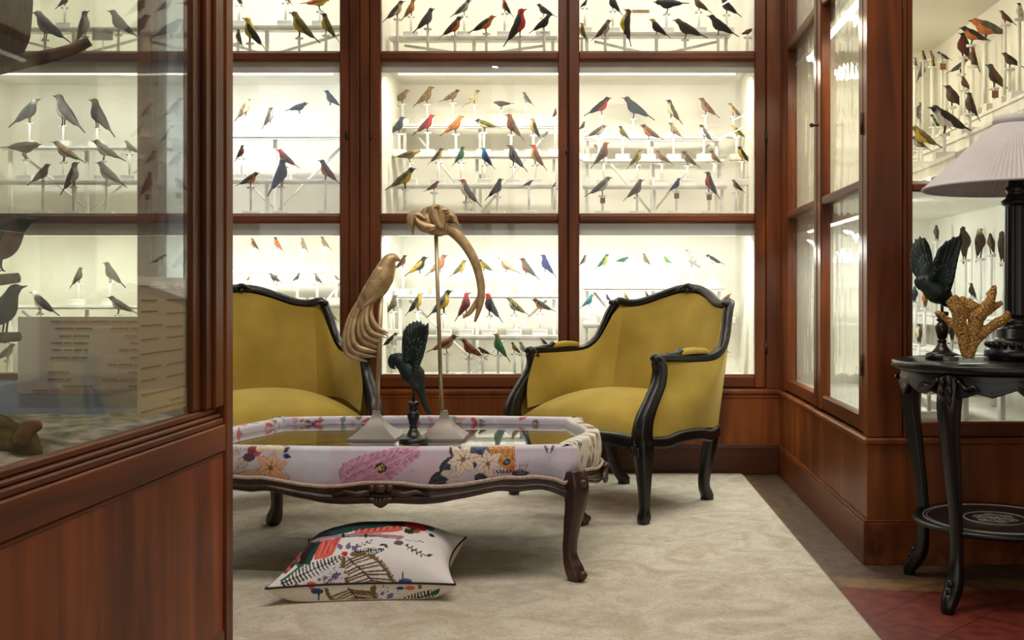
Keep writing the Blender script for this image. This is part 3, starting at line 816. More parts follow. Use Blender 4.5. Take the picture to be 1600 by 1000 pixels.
def pane_birds(rows, org, s, pane, floor_z, x0, x1, rlabel, front_last=True):
    """rows: list of rows (top row first) of (bx, by, tx, ty, palette[, opts]) in zoomed photo coordinates"""
    nr = len(rows); tiers = []; prev = floor_z
    out = []
    for i in range(nr-1, -1, -1):
        Y = 4.93 + 0.125*(nr-1-i)
        feet = []
        for b in rows[i]:
            B = at(org[0]+b[0]/s, org[1]+b[1]/s, Y); T = at(org[0]+b[2]/s, org[1]+b[3]/s, Y)
            L = (B-T).length; feet.append((T.z + .6*(B.z-T.z)) - .27*L)
        feet.sort(); fz = feet[len(feet)//2]
        if i == nr-1: tz = floor_z
        else: tz = max(prev + 0.055, fz - 0.115)
        prev = tz
        if i != nr-1: tiers.insert(0, (Y, tz))
        for k, b in enumerate(rows[i]):
            B = at(org[0]+b[0]/s, org[1]+b[1]/s, Y); T = at(org[0]+b[2]/s, org[1]+b[3]/s, Y)
            op = b[5] if len(b) > 5 else {}
            lab = f"{describe(b[4])}, {ORD[k]} from left in {ORD[i]} row, {pane}"
            mounted_bird((B.x, B.z), (T.x, T.z), Y, b[4], tz, lab, 'mounted birds of the ' + pane, yaw=rnd.uniform(-.18, .18), **op)
    if tiers: rack(x0, x1, tiers, rlabel, floor_z)

F1, F0, FT = Z_ROW[0][0]-0.025, 1.214, 1.979
B_X = (wx(592), wx(868)); C_X = (wx(908), 0.60); A_X = (wx(252), wx(528)); A0_X = (wx(-64), wx(210))

pane_birds([
 [(180,0,105,95,'BTOB'), (435,2,333,80,'KGLK'), (565,-5,625,80,'OKOK'), (725,20,825,80,'DDBD')],
 [(128,6,22,100,'BGCB'), (268,40,160,150,'SGGS'), (397,78,280,178,'KBOYB'), (550,76,412,150,'OJOJ'), (690,40,578,215,'RKRK'), (805,70,695,153,'JKKJ')],
], (590, 0), 2.9412, 'centre door top pane', FT, *B_X, 'white tiered rack behind the centre door top pane')
pane_birds([
 [(150,415,50,480,'TTTB'), (262,400,162,492,'TTTB'), (383,415,282,470,'BTTB'), (475,415,390,492,'TCCT'), (527,470,630,478,'GBBG'), (662,425,720,488,'GGLG')],
 [(130,538,40,632,'SSSK'), (268,530,160,620,'RPRDP'), (402,535,283,625,'OOON'), (440,552,570,590,'KVCB'), (583,525,675,648,'NBNN'), (697,545,757,648,'OKYBK'), (826,500,797,552,'PPPP')],
 [(200,695,65,725,'YVTV'), (307,682,230,757,'KKYB'), (405,675,342,765,'KEEK'), (470,680,540,780,'QUQU'), (590,668,690,790,'GSGS'), (697,665,780,785,'RNYV')],
 [(183,775,30,872,'KVYK'), (290,835,208,882,'DDRN'), (370,825,478,952,'RGWG'), (582,822,493,922,'KKKK'), (718,830,657,857,'SSSS'), (824,838,795,866,'KKWK')],
], (590, 0), 2.9412, 'centre door middle pane', F0, *B_X, 'white tiered rack behind the centre door middle pane')
pane_birds([
 [(115,0,70,40,'KKKK'), (205,-25,275,72,'KJKK', {'fat': 1.15}), (410,8,580,18,'KJKK'), (588,-12,685,60,'NBBN'), (712,-12,820,78,'KKDK')],
 [(72,105,115,198,'YVYV'), (228,92,128,190,'GBLB'), (275,40,312,215,'DDYD'), (392,88,495,178,'YKKK'), (500,92,665,175,'BDDD'), (657,72,808,170,'KKDK'), (815,155,895,125,'NNBN')],
], (880, 0), 2.9412, 'right door top pane', FT, C_X[0], 0.62, 'white tiered rack behind the right door top pane')
pane_birds([
 [(225,450,95,533,'KKRK'), (265,450,423,550,'SSSSSO'), (468,460,550,570,'KBCK'), (618,452,720,543,'NNTB'), (753,475,832,545,'TTCV')],
 [(105,560,62,606,'DDDD'), (203,578,95,633,'BBLB'), (250,580,315,648,'KVVK'), (350,575,465,645,'KBOB'), (480,565,558,640,'BTTB'), (620,575,698,658,'KGWK'), (770,578,848,638,'YVYV')],
 [(217,655,125,775,'NBND'), (365,688,290,778,'VVYB'), (422,692,510,760,'NTTB'), (540,697,630,772,'KBTB'), (670,693,738,762,'KVOK'), (795,675,873,758,'KKYY')],
 [(228,815,98,905,'GBLB',{'tagged':True}), (375,825,275,925,'GBGB'), (545,820,475,888,'UUJK',{'tagged':True}), (645,790,722,915,'KKRK',{'tagged':True}), (770,827,838,888,'BBTB')],
], (880, 0), 2.9412, 'right door middle pane', F0, *C_X, 'white tiered rack behind the right door middle pane')
pane_birds([
 [(30,-30,60,40,'GGGG'), (230,-40,280,26,'YYYK'), (455,-4,310,16,'YOYO')],
 [(22,130,60,216,'VVCV'), (50,80,160,225,'YYYYK'), (258,55,400,192,'VVYD'), (398,60,485,186,'KVYOV')],
], (360, 0), 2.8571, 'left door top pane', FT, *A_X, 'white tiered rack behind the left door top pane')
pane_birds([
 [(95,443,15,540,'CTCG'), (195,480,140,578,'BBLB'), (352,462,240,493,'JJJK'), (413,405,505,485,'JJSJ')],
 [(66,648,16,722,'DDPK'), (200,668,312,752,'RPPP')],
 [(132,772,22,832,'KSON', {'fat': 1.1}), (262,708,160,875,'JUJK', {'fat': 1.0}), (388,715,494,826,'JUOUP')],
], (360, 0), 2.8571, 'left door middle pane', F0, *A_X, 'white tiered rack behind the left door middle pane')
pane_birds([
 [(90,125,137,185,'OBOB'), (195,120,248,190,'KOOB'), (320,123,360,192,'TTTB'), (410,118,465,178,'BTTB')],
 [(92,295,68,327,'TTTT'), (173,287,243,330,'PDDK'), (323,287,278,327,'DBKB'), (382,287,430,340,'BGNB'), (475,295,508,322,'VVYV')],
 [(435,450,498,507,'OOTN')],
], (360, 330), 2.9394, 'left door bottom pane', F1, *A_X, 'white tiered rack behind the left door bottom pane')
pane_birds([
 [(162,238,85,320,'DDND'), (275,248,145,350,'KKKKY'), (380,237,257,350,'NTOG'), (485,265,388,355,'VVYV'), (535,262,635,330,'KVYV'), (645,250,773,340,'CCTB'), (760,255,873,370,'BGNN'), (872,235,964,358,'UUUS')],
 [(113,452,32,568,'GVGV'), (253,440,145,565,'YKYVK'), (410,428,260,575,'KSYK'), (505,438,415,595,'RPPD'), (567,443,675,600,'RKKK'), (687,467,820,565,'VVLG'), (825,475,962,542,'KKOK')],
 [(117,657,10,735,'KKWK'), (440,672,262,760,'KNTN'), (437,688,592,803,'BNNN'), (534,735,622,775,'KKOK'), (617,660,715,812,'NEEK'), (712,708,783,775,'KVYV'), (755,705,828,786,'SSLS'), (870,685,938,735,'NKWK')],
], (590, 330), 3.4467, 'centre door bottom pane', F1, *B_X, 'white tiered rack behind the centre door bottom pane')
pane_birds([
 [(130,237,80,300,'KKTK'), (252,233,168,315,'EEYE'), (358,250,270,272,'BEQE'), (422,228,480,300,'VVTB'), (537,245,595,288,'HHHE'), (655,208,762,328,'LLLL'), (762,237,870,287,'KKWK')],
 [(170,450,85,527,'QQQU'), (226,448,266,494,'SUUU'), (322,440,366,490,'YVYV'), (436,432,478,480,'SSLS'), (908,446,846,480,'OBNB')],
 [(150,702,104,732,'EEEE'), (846,738,904,764,'BBTB')],
], (880, 330), 3.4472, 'right door bottom pane', F1, *C_X, 'white tiered rack behind the right door bottom pane')
G = 'far-left pane'
pane_birds([
 [(325,-25,250,40,'BBBB')],
 [(140,55,328,198,'GSGK'), (415,50,335,210,'GGLD'), (492,50,640,178,'UJJK'), (742,130,632,112,'DDND')],
], (0, 0), 2.941, 'top ' + G, FT, *A0_X, 'white tiered rack in the top far-left pane')
pane_birds([
 [(190,455,40,585,'LSSK'), (235,437,400,612,'GGLG'), (402,455,535,632,'BKKK')],
 [(200,665,-10,675,'DDDD'), (237,652,390,748,'GTLG'), (420,648,573,740,'DGLD'), (566,648,650,712,'GGLG')],
 [(240,755,122,852,'GBGD'), (370,745,275,895,'GBLG'), (435,745,585,862,'GGLK')],
], (0, 0), 2.941, 'middle ' + G, F0, *A0_X, 'white tiered rack in the middle far-left pane')
pane_birds([
 [(305,205,250,280,'GBGD'), (368,187,462,278,'DDBK')],
 [(102,293,220,380,'WKWK'), (388,312,500,374,'KSLK')],
 [(62,482,-30,548,'BBTB')],
], (0, 330), 2.3243, 'bottom ' + G, F1, *A0_X, 'white tiered rack in the bottom far-left pane')

# small cards inside the back cabinets
def card(cx, cz, Y, w, h, label, lines, col=(196, 192, 182)):
    o = MB().box(-w/2, w/2, -0.001, 0.001, 0, h, 0).build('label_card', noise_mat('card_paper', rgb(*[c-8 for c in col]), rgb(*col), rough=0.8))
    o.location = (cx, Y, cz); tag(o, label, 'card')
    m = MB()
    for (x0, x1, z) in lines: m.box(x0*w-w/2, x1*w-w/2, -0.0016, -0.0009, z*h, z*h+0.07*h, 0)
    m.build('printed_lines', noise_mat('card_ink', rgb(120, 112, 100), rgb(140, 130, 118), rough=0.8), o)
    return o
p = at(160.5, 63, 5.0)
c = card(p.x, p.z, 5.0, 0.102, 0.056, 'grey label card between two birds in the top pane seen through the glass case', [(.25, .78, .70), (.35, .66, .45)], (176, 174, 164))
MB().tube([(0, 0.003, -(p.z-FT)), (0, 0.003, 0.01)], 0.003, 6).build('card_stand', WHITE2, c)
# shelf label with lettering, centre of the right door's top pane
p = at(1001, 20.5, 5.007)
lab = MB().box(-0.045, 0.045, -0.001, 0.001, 0, 0.017, 0).build('shelf_label', noise_mat('yellowed_card', rgb(226, 204, 156), rgb(234, 214, 170), rough=0.8))
lab.location = (p.x, 5.007, p.z)
tag(lab, 'small yellowed shelf label with lettering in the right door top pane', 'label')
tcu = bpy.data.curves.new('lettering', 'FONT'); tcu.body = 'ICTERIDAE'; tcu.size = 0.0155; tcu.align_x = 'CENTER'; tcu.extrude = 0.0003
_to = bpy.data.objects.new('lettering_curve', tcu); C.objects.link(_to)
to = bpy.data.objects.new('lettering', bpy.data.meshes.new_from_object(_to.evaluated_get(bpy.context.evaluated_depsgraph_get()))); C.objects.link(to); to.parent = lab
bpy.data.objects.remove(_to)
to.data.materials.clear()
to.location = (0, -0.0016, 0.003); to.rotation_euler = (math.pi/2, 0, 0)
to.data.materials.append(noise_mat('brown_ink', rgb(128, 84, 56), rgb(140, 94, 64), rough=0.8))

# ---------------- right-hand cabinet: tiers rise towards its back board (x = 1.49); rows recede from the camera
TX = [1.06, 1.18, 1.30, 1.42]
def side_rack(floor_z, hs, label):
    t = thing('tiered_rack', label, 'rack', (1.3, 3.98, floor_z)); org = t.location
    for x, h in zip(TX[1:], hs[1:]):
        mb = MB(); mb.box(x-0.045, x+0.05, 3.32, 4.66, floor_z+h-0.012, floor_z+h, 0.001); mb.build('tread', WHITE2, t, org=org)
        mb = MB(); mb.box(x-0.040, x-0.034, 3.33, 4.65, floor_z+h-0.05, floor_z+h-0.012, 0); mb.build('riser', WHITE2, t, org=org)
        for y in (3.36, 3.75, 4.2, 4.62):
            mb = MB(); mb.box(x-0.006, x+0.01, y-0.012, y+0.012, floor_z, floor_z+h-0.012, 0); mb.build('post', WHITE2, t, org=org)
HS_U = [0, 0.10, 0.20, 0.30]; HS_L = [0, 0.09, 0.20, 0.33]
FU, FL_ = 1.2075, ZB+0.058
side_rack(FU, HS_U, 'white tiered rack in the upper part of the right cabinet')
side_rack(FL_, HS_L, 'white tiered rack in the lower part of the right cabinet')
def side_birds(lst, org, s, floor_z, hs, where, front=0.0):
    for b in lst:
        bx, by, tx, ty = (org[0]+b[0]/s, org[1]+b[1]/s, org[0]+b[2]/s, org[1]+b[3]/s)
        op = dict(b[6]) if len(b) > 6 else {}
        cx, cy = .6*bx+.4*tx, .6*by+.4*ty; Lpx = math.hypot(bx-tx, by-ty)
        fpx = op.get('foot', .27)*Lpx
        best = None
        for X, h in zip(TX, hs):
            Y = X*F/(cx-VX)
            if not 3.33 < Y < 4.64: continue
            fz = CAMH-(cy+fpx-VY)*Y/F; peg = fz-(floor_z+h)
            sc = abs(peg-0.10) + (1.0 if peg < 0.012 else 0)
            if best is None or sc < best[0]: best = (sc, X, Y, floor_z+h)
        if best is None: continue
        _, X, Y, bz = best
        B = at(bx, by, Y); T = at(tx, ty, Y)
        mounted_bird((B.x, B.z), (T.x, T.z), Y, b[4], bz, b[5], 'mounted birds in the ' + where, **op)
side_birds([
 (605,15,660,120,'KWWK','white-bodied bird with black head, rightmost at the top of the right cabinet',{'fat':1.2}),
 (516,55,608,128,'NBNB','small rust-brown bird behind the orange thrush near the top right'),
 (360,103,594,176,'OGOD','long orange thrush with grey wing at the top of the right cabinet',{'fat':1.15}),
 (316,140,488,212,'KDOD','orange bird with dark wing just below the long orange thrush',{'fat':1.1}),
 (312,165,395,330,'KDPD','dark bird with deep red breast, half behind the orange bird',{'fat':1.3}),
 (368,236,425,365,'NDNK','rust-headed bird with long black tail seen from behind, on a tall perch'),
 (372,300,252,372,'GGCG','grey streaked bird on the crossbar below the red-breasted bird',{'fat':.9}),
 (203,263,284,305,'DDLD','dark brown bird facing left in the far upper row of the right cabinet',{'tagged':True}),
 (126,255,160,318,'KKYY','black and yellow bird at far left of the upper far row'),
 (166,256,205,305,'NTTN','tan bird between two dark birds in the upper far row'),
 (176,290,202,352,'KKYK','small black bird with yellow belly below the tan bird',{'fat':1.1}),
 (150,312,100,420,'GGSD','slate grey bird looking up beside the cabinet frame, upper part',{'fat':1.0}),
 (88,290,112,350,'GGLG','grey bird half hidden by the wooden frame, upper far row'),
 (526,268,652,345,'NDBD','rust-headed brown bird at right edge above the lampshade',{'fat':1.1}),
 (446,325,585,470,'SNDN','chestnut-backed bird with slate head above the lampshade',{'tagged':True}),
 (236,432,368,558,'DDBD','streaky dark brown bird in the middle above the lampshade',{'fat':1.25}),
 (345,465,425,612,'BDBN','dark brown bird with forked rust tail, right of the streaky bird',{'fat':1.1}),
 (322,385,388,468,'BNBD','brown bird with rust flank behind the streaky dark bird',{'fat':1.2}),
 (155,540,397,668,'KKWK','black and white bird with very long tail left of the lampshade',{'fat':1.1}),
 (198,566,284,655,'NNBD','rust-brown spotted bird behind the long-tailed black and white bird'),
 (166,578,235,655,'KEWN','small green-black crested bird with white throat, left of the rust-spotted bird'),
 (112,515,130,640,'GLGG','pale grey bird seen from behind beside the wooden frame',{'fat':1.35}),
 (66,640,238,748,'VVYK','olive bird with yellow belly and black tail beside the frame above the table',{'fat':1.1}),
 (70,690,182,762,'GGLD','grey-brown bird below the olive bird at the frame'),
], (1400, 0), 3.226, FU, HS_U, 'upper part of the right cabinet')
FR = {'front': 1.0, 'fat': 1.25, 'foot': .46, 'block': False}
side_birds([
 (266,186,262,332,'DDDD','large dark brown hawk perched upright between parrot statue and lamp',FR),
 (332,192,312,326,'CDDN','dark brown hawk with cream head, left of the lamp column',FR),
 (366,212,388,304,'DDBK','small dark falcon between the cream-headed hawk and the lamp',FR),
 (418,204,408,342,'BDBB','long brown hawk right beside the lamp column',FR),
 (230,226,212,300,'TTWT','tan and white owl half behind the parrot statue wing',FR),
 (156,180,166,250,'BBGB','brown hawk seen above the parrot statue between its wings',FR),
 (86,252,104,336,'SSLS','slate and white bird left of the parrot statue',FR),
 (75,418,66,494,'QJJJ','teal bird beside the wooden frame at the table height',FR),
 (112,434,120,514,'GNOG','orange-brown dove left of the parrot stand',FR),
 (88,566,97,656,'BBCD','small brown owl with cream breast left of the parrot stand',FR),
 (282,406,322,480,'SSDS','dark slate bird peeping above the gold coral',{'fat':1.1}),
 (216,560,224,645,'BBBB','brown bird behind the left arm of the gold coral',FR),
 (496,226,500,276,'BBBB','brown bird just right of the lamp column',FR),
 (118,796,150,840,'DDDD','dark bird low down behind the side table apron',{}),
], (1400, 280), 2.5, FL_, HS_L, 'lower part of the right cabinet')

# ---------------- large animals in the left glass case (they stand on its sand bed)
def case_bird(bx, by, tx, ty, Y, pal, label, fat=1.0, foot=.27, base=0.595):
    B = at(bx, by, Y); T = at(tx, ty, Y); mb = MB()
    cols, ft, L = bird_mesh(mb, (B.x, B.z), (T.x, T.z), pal, fat, foot, 0.0)
    o = mb.build('mounted_bird', PLUME, None, org=(ft.x, 0, ft.z), cols=cols, subsurf=1); o.location = (ft.x, Y, ft.z)
    tag(o, label, 'bird', 'large birds in the left glass case'); return o, ft
kr = 1.78/F; rc = at(-4, 104, 1.78)                      # upright bird of prey, seen from the back
def rp(px, py, y=0.0): return (px+4)*kr, y, (104-py)*kr
mb = MB()
mb.tube_cp([rp(-10, -214), rp(-6, -196), rp(-4, -165), rp(-2, -120), rp(0, -60), rp(1, 0), rp(0, 52), rp(-3, 88), rp(-6, 112)], [v*kr for v in (8, 24, 29, 36, 43, 45, 42, 31, 14)], 48, 18)
for sg, x0 in ((1, 16), (-1, -20)):
    for q in range(5):                                   # folded wing feathers
        mb.tube_cp([rp(x0+sg*(10-4*q), -90+q*14, -.030), rp(x0+sg*(16-5*q), -20+q*10, -.042), rp(x0+sg*(10-5*q), 60+q*9, -.034), rp(x0-sg*(q*3), 100+q*6, -.018)], [v*kr for v in (5, 9, 8, 2)], 16, 8)
mb.tube_cp([rp(-14, -196), rp(-32, -192), rp(-40, -182)], [v*kr for v in (9, 6, 1)], 8, 8)
for x in (-14, 10):
    mb.tube_cp([rp(x, 80), rp(x, 100), rp(x+2, 110)], [v*kr for v in (10, 7, 5)], 8, 8)
o1 = mb.build('mounted_bird', noise_mat('brown_plumage', rgb(46, 32, 20), rgb(92, 64, 38), rough=0.85, scale=(60, 60, 14), bump=0.5, bump_scale=90)); o1.location = (rc.x, 1.78, rc.z)
tag(o1, 'large brown bird of prey on the branch at the top of the left glass case', 'bird', 'large birds in the left glass case')
o2, f2 = case_bird(64, 342, -112, 420, 1.70, 'KKND', 'large black-headed bird with chestnut belly in the left glass case', 1.25, .24)
o3, f3 = case_bird(44, 446, -60, 540, 1.74, 'KKKK', 'black bird with white wing patch standing at left edge of the glass case', 1.05, .36)
br = thing('dead_branch', 'bare brown branch carrying the large birds in the left glass case', 'branch', (-1.15, 1.74, 0.585))
BARK = noise_mat('grey_brown_bark', rgb(70, 52, 40), rgb(118, 92, 72), rough=0.9, scale=(30, 30, 30), bump=0.7, bump_scale=70)
mb = MB()
def wp(px, py, Y): return at(px, py, Y)
mb.tube(cr([(-1.22, 1.74, 0.585), (-1.19, 1.75, 0.9), (-1.16, 1.76, 1.2), wp(-60, 118, 1.78), wp(30, 97, 1.78), wp(100, 82, 1.78), wp(140, 64, 1.79)], 30), interp([0, .6, 1], [.032, .022, .009], 30), 10)
mb.build('branch', BARK, br, org=br.location)
mb = MB(); mb.tube(cr([(-1.20, 1.745, 0.78), wp(-120, 470, 1.70), wp(-60, 446, 1.70), wp(28, 434, 1.70)], 16), interp([0, 1], [.02, .009], 16), 8); mb.build('side_branch', BARK, br, org=br.location)
mb = MB(); mb.tube(cr([(-1.19, 1.745, 0.62), wp(-80, 545, 1.74), wp(-20, 530, 1.74), wp(30, 526, 1.74)], 16), interp([0, 1], [.018, .008], 16), 8); mb.build('side_branch', BARK, br, org=br.location)
MOSS = noise_mat('mossy_green', rgb(58, 58, 22), rgb(106, 98, 40), rough=0.95, scale=(50, 50, 50), bump=1.0, bump_scale=120)
mb = MB(); c = at(12, 672, 1.70)
for (dx, dy, dz, r) in ((0, 0, 0.0, .05), (-.05, .02, .005, .06), (-.10, 0, 0, .06), (.035, -.01, -.012, .028)): mb.blob((c.x+dx, 1.70+dy, 0.60+dz), (r, r*.9, r*.75), n=12)
o = mb.build('moss_clump', MOSS); o.modifiers.new('r', 'REMESH').voxel_size = 0.006; tag(o, 'olive moss clump on the sand bed at the left edge of the glass case', 'moss')
mb = MB(); mb.tube([at(30, 690, 1.66), at(45, 668, 1.68), at(62, 664, 1.68)], [.012, .014, .008], 8)
tag(mb.build('dry_leaf', noise_mat('dry_leaf', rgb(104, 74, 48), rgb(150, 110, 74), rough=0.9, scale=(40, 40, 40))), 'curled brown dry leaf beside the moss clump in the glass case', 'leaf')

# two translucent text sheets fixed inside the case glass
PAPER = bpy.data.materials.new('translucent_sheet'); PAPER.use_nodes = True
_n = PAPER.node_tree; _n.nodes.clear(); _o = _n.nodes.new('ShaderNodeOutputMaterial'); _m = _n.nodes.new('ShaderNodeMixShader'); _t = _n.nodes.new('ShaderNodeBsdfTransparent'); _d = _n.nodes.new('ShaderNodeBsdfDiffuse'); _tl = _n.nodes.new('ShaderNodeBsdfTranslucent'); _m2 = _n.nodes.new('ShaderNodeMixShader')
_t.inputs[0].default_value = (.78, .74, .66, 1); _d.inputs[0].default_value = (.82, .77, .72, 1); _tl.inputs[0].default_value = (.86, .80, .70, 1)
_m2.inputs[0].default_value = .5; _m.inputs[0].default_value = .86
_n.links.new(_d.outputs[0], _m2.inputs[1]); _n.links.new(_tl.outputs[0], _m2.inputs[2]); _n.links.new(_t.outputs[0], _m.inputs[1]); _n.links.new(_m2.outputs[0], _m.inputs[2]); _n.links.new(_m.outputs[0], _o.inputs[0])
INK_R = noise_mat('red_ink', rgb(172, 122, 108), rgb(180, 132, 116), rough=0.8); INK_G = noise_mat('green_ink', rgb(116, 122, 102), rgb(128, 132, 114), rough=0.8)
def sheet(o, ux, w, h, label, rows):
    """o lower-left corner, ux unit vector along the width, rows (fraction from top, x0, x1, ink)"""
    ux = Vector(ux); nrm = ux.cross(Vector((0, 0, 1))); o = Vector(o)
    def slab(m, a0, a1, z0, z1, t0, t1):
        vs = [o + ux*a + Vector((0, 0, z)) + nrm*tt for a in (a0, a1) for z in (z0, z1) for tt in (t0, t1)]
        m.add(vs, [(0,1,3,2),(4,6,7,5),(0,4,5,1),(2,3,7,6),(0,2,6,4),(1,5,7,3)], 0, False)
    m = MB(); slab(m, 0, w, 0, h, -.0006, .0006)
    s = m.build('text_sheet', PAPER, None, org=tuple(o)); tag(s, label, 'sheet')
    for nm, ink, mt in (('red_lines', 'r', INK_R), ('green_lines', 'g', INK_G)):
        m = MB()
        for (fy, a, b, c) in rows:
            if c == ink: 
                x = a
                rr = random.Random(int(fy*1000))
                while x < b:                        # a line of words
                    l = min(rr.uniform(.04, .14), b-x)
                    slab(m, x*w, (x+l)*w, h*(1-fy)-.0015, h*(1-fy)+.0015, .0012, .0019); x += l+.012
        if m.v: m.build(nm, mt, s, org=tuple(o))
    return s
Ys = YL-0.05
a = at(28, 615, Ys); b = at(262, 495, Ys)
sheet((a.x, Ys, a.z), (1, 0, 0), b.x-a.x, b.z-a.z, 'wide translucent text sheet on the far end glass of the left case',
 [(.06,.22,.9,'r'),(.15,.25,.5,'g'),(.15,.62,.93,'r'),(.25,.28,.48,'g'),(.25,.72,.9,'r'),(.34,.22,.48,'g'),(.34,.75,.9,'r'),(.43,.23,.47,'g'),(.43,.68,.95,'r'),(.53,.22,.47,'g'),(.53,.75,.88,'r'),(.62,.60,.95,'r'),(.72,.74,.93,'r'),(.72,.2,.34,'g'),(.81,.56,.95,'r'),(.81,.2,.36,'g'),(.90,.3,.5,'g'),(.90,.74,.95,'g'),(.955,.1,.95,'r')])
X2 = XL-0.034
def aisle(px, py):
    Y = X2*F/(px-VX); return Vector((X2, Y, CAMH-(py-VY)*Y/F))
a = aisle(215, 650); b = aisle(299, 512)
sheet((X2, a.y, CAMH-(655-VY)*a.y/F), (0, 1, 0), b.y-a.y, 0.262, 'narrow translucent text sheet with red lines on the aisle glass of the left case',
 [(.07,.05,.4,'r'),(.07,.55,.8,'r'),(.17,.05,.33,'g'),(.25,.05,.33,'g'),(.17,.5,.85,'r'),(.27,.5,.85,'r'),(.35,.05,.42,'r'),(.37,.5,.8,'r'),(.45,.5,.85,'r'),(.45,.05,.35,'r'),(.55,.05,.5,'r'),(.55,.5,.8,'r'),(.65,.05,.4,'r'),(.65,.5,.9,'r'),(.74,.05,.3,'r'),(.74,.5,.85,'r'),(.84,.05,.9,'r'),(.92,.55,.85,'g'),(.96,.05,.95,'r')])

# ------------------------------------------------------------------ bergere armchairs
def mirror(pts): return [(-p[0], p[1], p[2]) for p in pts]
def make_chair(label, loc, rotz):
    t = thing('armchair', label, 'armchair', loc, rotz, 'mustard velvet armchairs')
    # upholstered seat, domed and bowed at the front
    n = 28; P = []
    for i in range(n):
        u = -1 + 2*i/(n-1); row = []
        for j in range(n):
            v = j/(n-1)
            hw = 0.365 - 0.085*v**1.3
            front = -0.035*math.cos(u*math.pi/2) + 0.012
            x = u*hw; y = front + (0.49-front)*v
            e = (1-abs(u)**3.2)**0.5 * (1-(1-v)**5)**0.5 if abs(u) < 1 and v > 0 else 0.0
            z = 0.312 + 0.108*e + 0.036*math.cos(u*math.pi/2)*math.sin(math.pi*min(1, v*.85+.12))
            row.append((x, y, z))
        P.append(row)
    mb = MB(); mb.grid(P)
    mb.build('seat', VELVET, t)
    # upholstered panels
    bot = [(-.28, .465, .39), (-.15, .50, .39), (0, .51, .39), (.15, .50, .39), (.28, .465, .39)]
    top = [(-.305, .545, .795), (-.22, .585, .806), (-.13, .632, .842), (-.05, .655, .866), (0, .660, .870), (.05, .655, .866), (.13, .632, .842), (.22, .585, .806), (.305, .545, .795)]
    L = [bot[0], (-.29, .515, .6), top[0]]; R = [bot[-1], (.29, .515, .6), top[-1]]
    MB().grid(coons(bot, top, L, R, 26, 16, (0, -.03, 0))).build('inner_back', VELVET, t)
    for s in (1, -1):
        m = (lambda q: q) if s == 1 else mirror
        c0 = m([(.335, .035, .36), (.335, .25, .39), (.325, .38, .39), (.28, .465, .39)])
        c1 = m([(.345, .085, .585), (.352, .30, .585), (.352, .40, .597), (.348, .455, .64), (.340, .492, .71), (.328, .522, .775), (.305, .548, .795)])
        d0 = m([(.335, .035, .36), (.348, .045, .46), (.345, .085, .585)]); d1 = m([(.28, .465, .39), (.29, .515, .6), (.305, .545, .795)])
        MB().grid(coons(c0, c1, d0, d1, 22, 14, (-.022*s, -.006, 0))).build('inner_wing', VELVET, t)
        c0 = m([(.385, .02, .315), (.392, .14, .305), (.375, .30, .318), (.335, .46, .305)])
        c1 = m([(.375, .09, .592), (.383, .30, .592), (.384, .40, .602), (.380, .455, .645), (.373, .495, .715), (.354, .54, .81)])
        d0 = m([(.385, .02, .315), (.385, .03, .42), (.375, .075, .50), (.375, .09, .592)]); d1 = m([(.335, .46, .305), (.345, .50, .56), (.354, .54, .81)])
        MB().grid(coons(c0, c1, d0, d1, 22, 14, (.014*s, 0, 0))).build('outer_side', VELVET, t)
    c0 = [(-.335, .46, .305), (-.17, .52, .305), (0, .53, .305), (.17, .52, .305), (.335, .46, .305)]
    c1 = [(-.354, .535, .81), (-.22, .61, .82), (-.12, .66, .86), (0, .69, .885), (.12, .66, .86), (.22, .61, .82), (.354, .535, .81)]
    MB().grid(coons(c0, c1, [c0[0], (-.345, .50, .56), c1[0]], [c0[-1], (.345, .50, .56), c1[-1]], 20, 12, (0, .02, 0))).build('outer_back', VELVET, t)
    # carved show-wood frame: arms, wings and crest in one moulded rail
    half = [(.366, .070, .592), (.370, .12, .598), (.370, .24, .590), (.372, .345, .588), (.373, .405, .600), (.369, .455, .637), (.364, .487, .695), (.358, .512, .765), (.350, .533, .805), (.334, .555, .826), (.29, .572, .815), (.23, .595, .822), (.16, .635, .850), (.08, .668, .880), (0, .678, .890)]
    path = cr(half + [(-p[0], p[1], p[2]) for p in half[-2::-1]], 120)
    refs = []
    for p in path:
        k = min(1, max(0, (p.z-.605)/.12))
        refs.append(Vector((0, -.15*k, 1)).lerp(Vector((0, -1, .35)), k))
    sc = interp([0, .04, .25, .33, .36, .5, .64, .67, .75, .96, 1], [.86, .92, .95, 1.1, 1.0, 1.1, 1.0, 1.1, .95, .92, .86], 120)
    MB().sweep(path, .036, .038, refs, sc, prof=True).build('back_frame', BLACKWOOD, t)
    mb = MB()                                         # carved shell on the crest and knots on the shoulders
    for k in range(7):
        a = (k-3)*.36
        mb.blob((.034*math.sin(a), .662-.003*abs(k-3), .893+.016*math.cos(a)-.008), (.009, .012, .017), n=8, rot=Matrix.Rotation(-a, 3, 'Y'))
    mb.blob((0, .655, .880), (.016, .013, .013))
    for s in (1, -1):
        mb.tube([(s*.02, .658, .884), (s*.055, .657, .881), (s*.085, .652, .868)], [.013, .010, .004], 8)
    mb.build('crest_carving', BLACKWOOD, t)
    for s in (1, -1):
        mb = MB(); mb.blob((s*.345, .515, .820), (.020, .019, .014)); mb.blob((s*.33, .525, .823), (.012, .012, .011)); mb.build('shoulder_carving', BLACKWOOD, t)
        post = cr([(s*.374, -.004, .255), (s*.377, -.012, .315), (s*.380, -.004, .375), (s*.378, .035, .44), (s*.372, .080, .505), (s*.368, .092, .555), (s*.366, .078, .603)], 30)
        MB().sweep(post, .052, .056, (0, -1, .2), interp([0, .2, .5, .8, .93, 1], [1.25, 1.25, .95, .9, .95, .6], 30), prof=True).blob((s*.366, .074, .597), (.025, .024, .020), n=12).build('arm_post', BLACKWOOD, t)
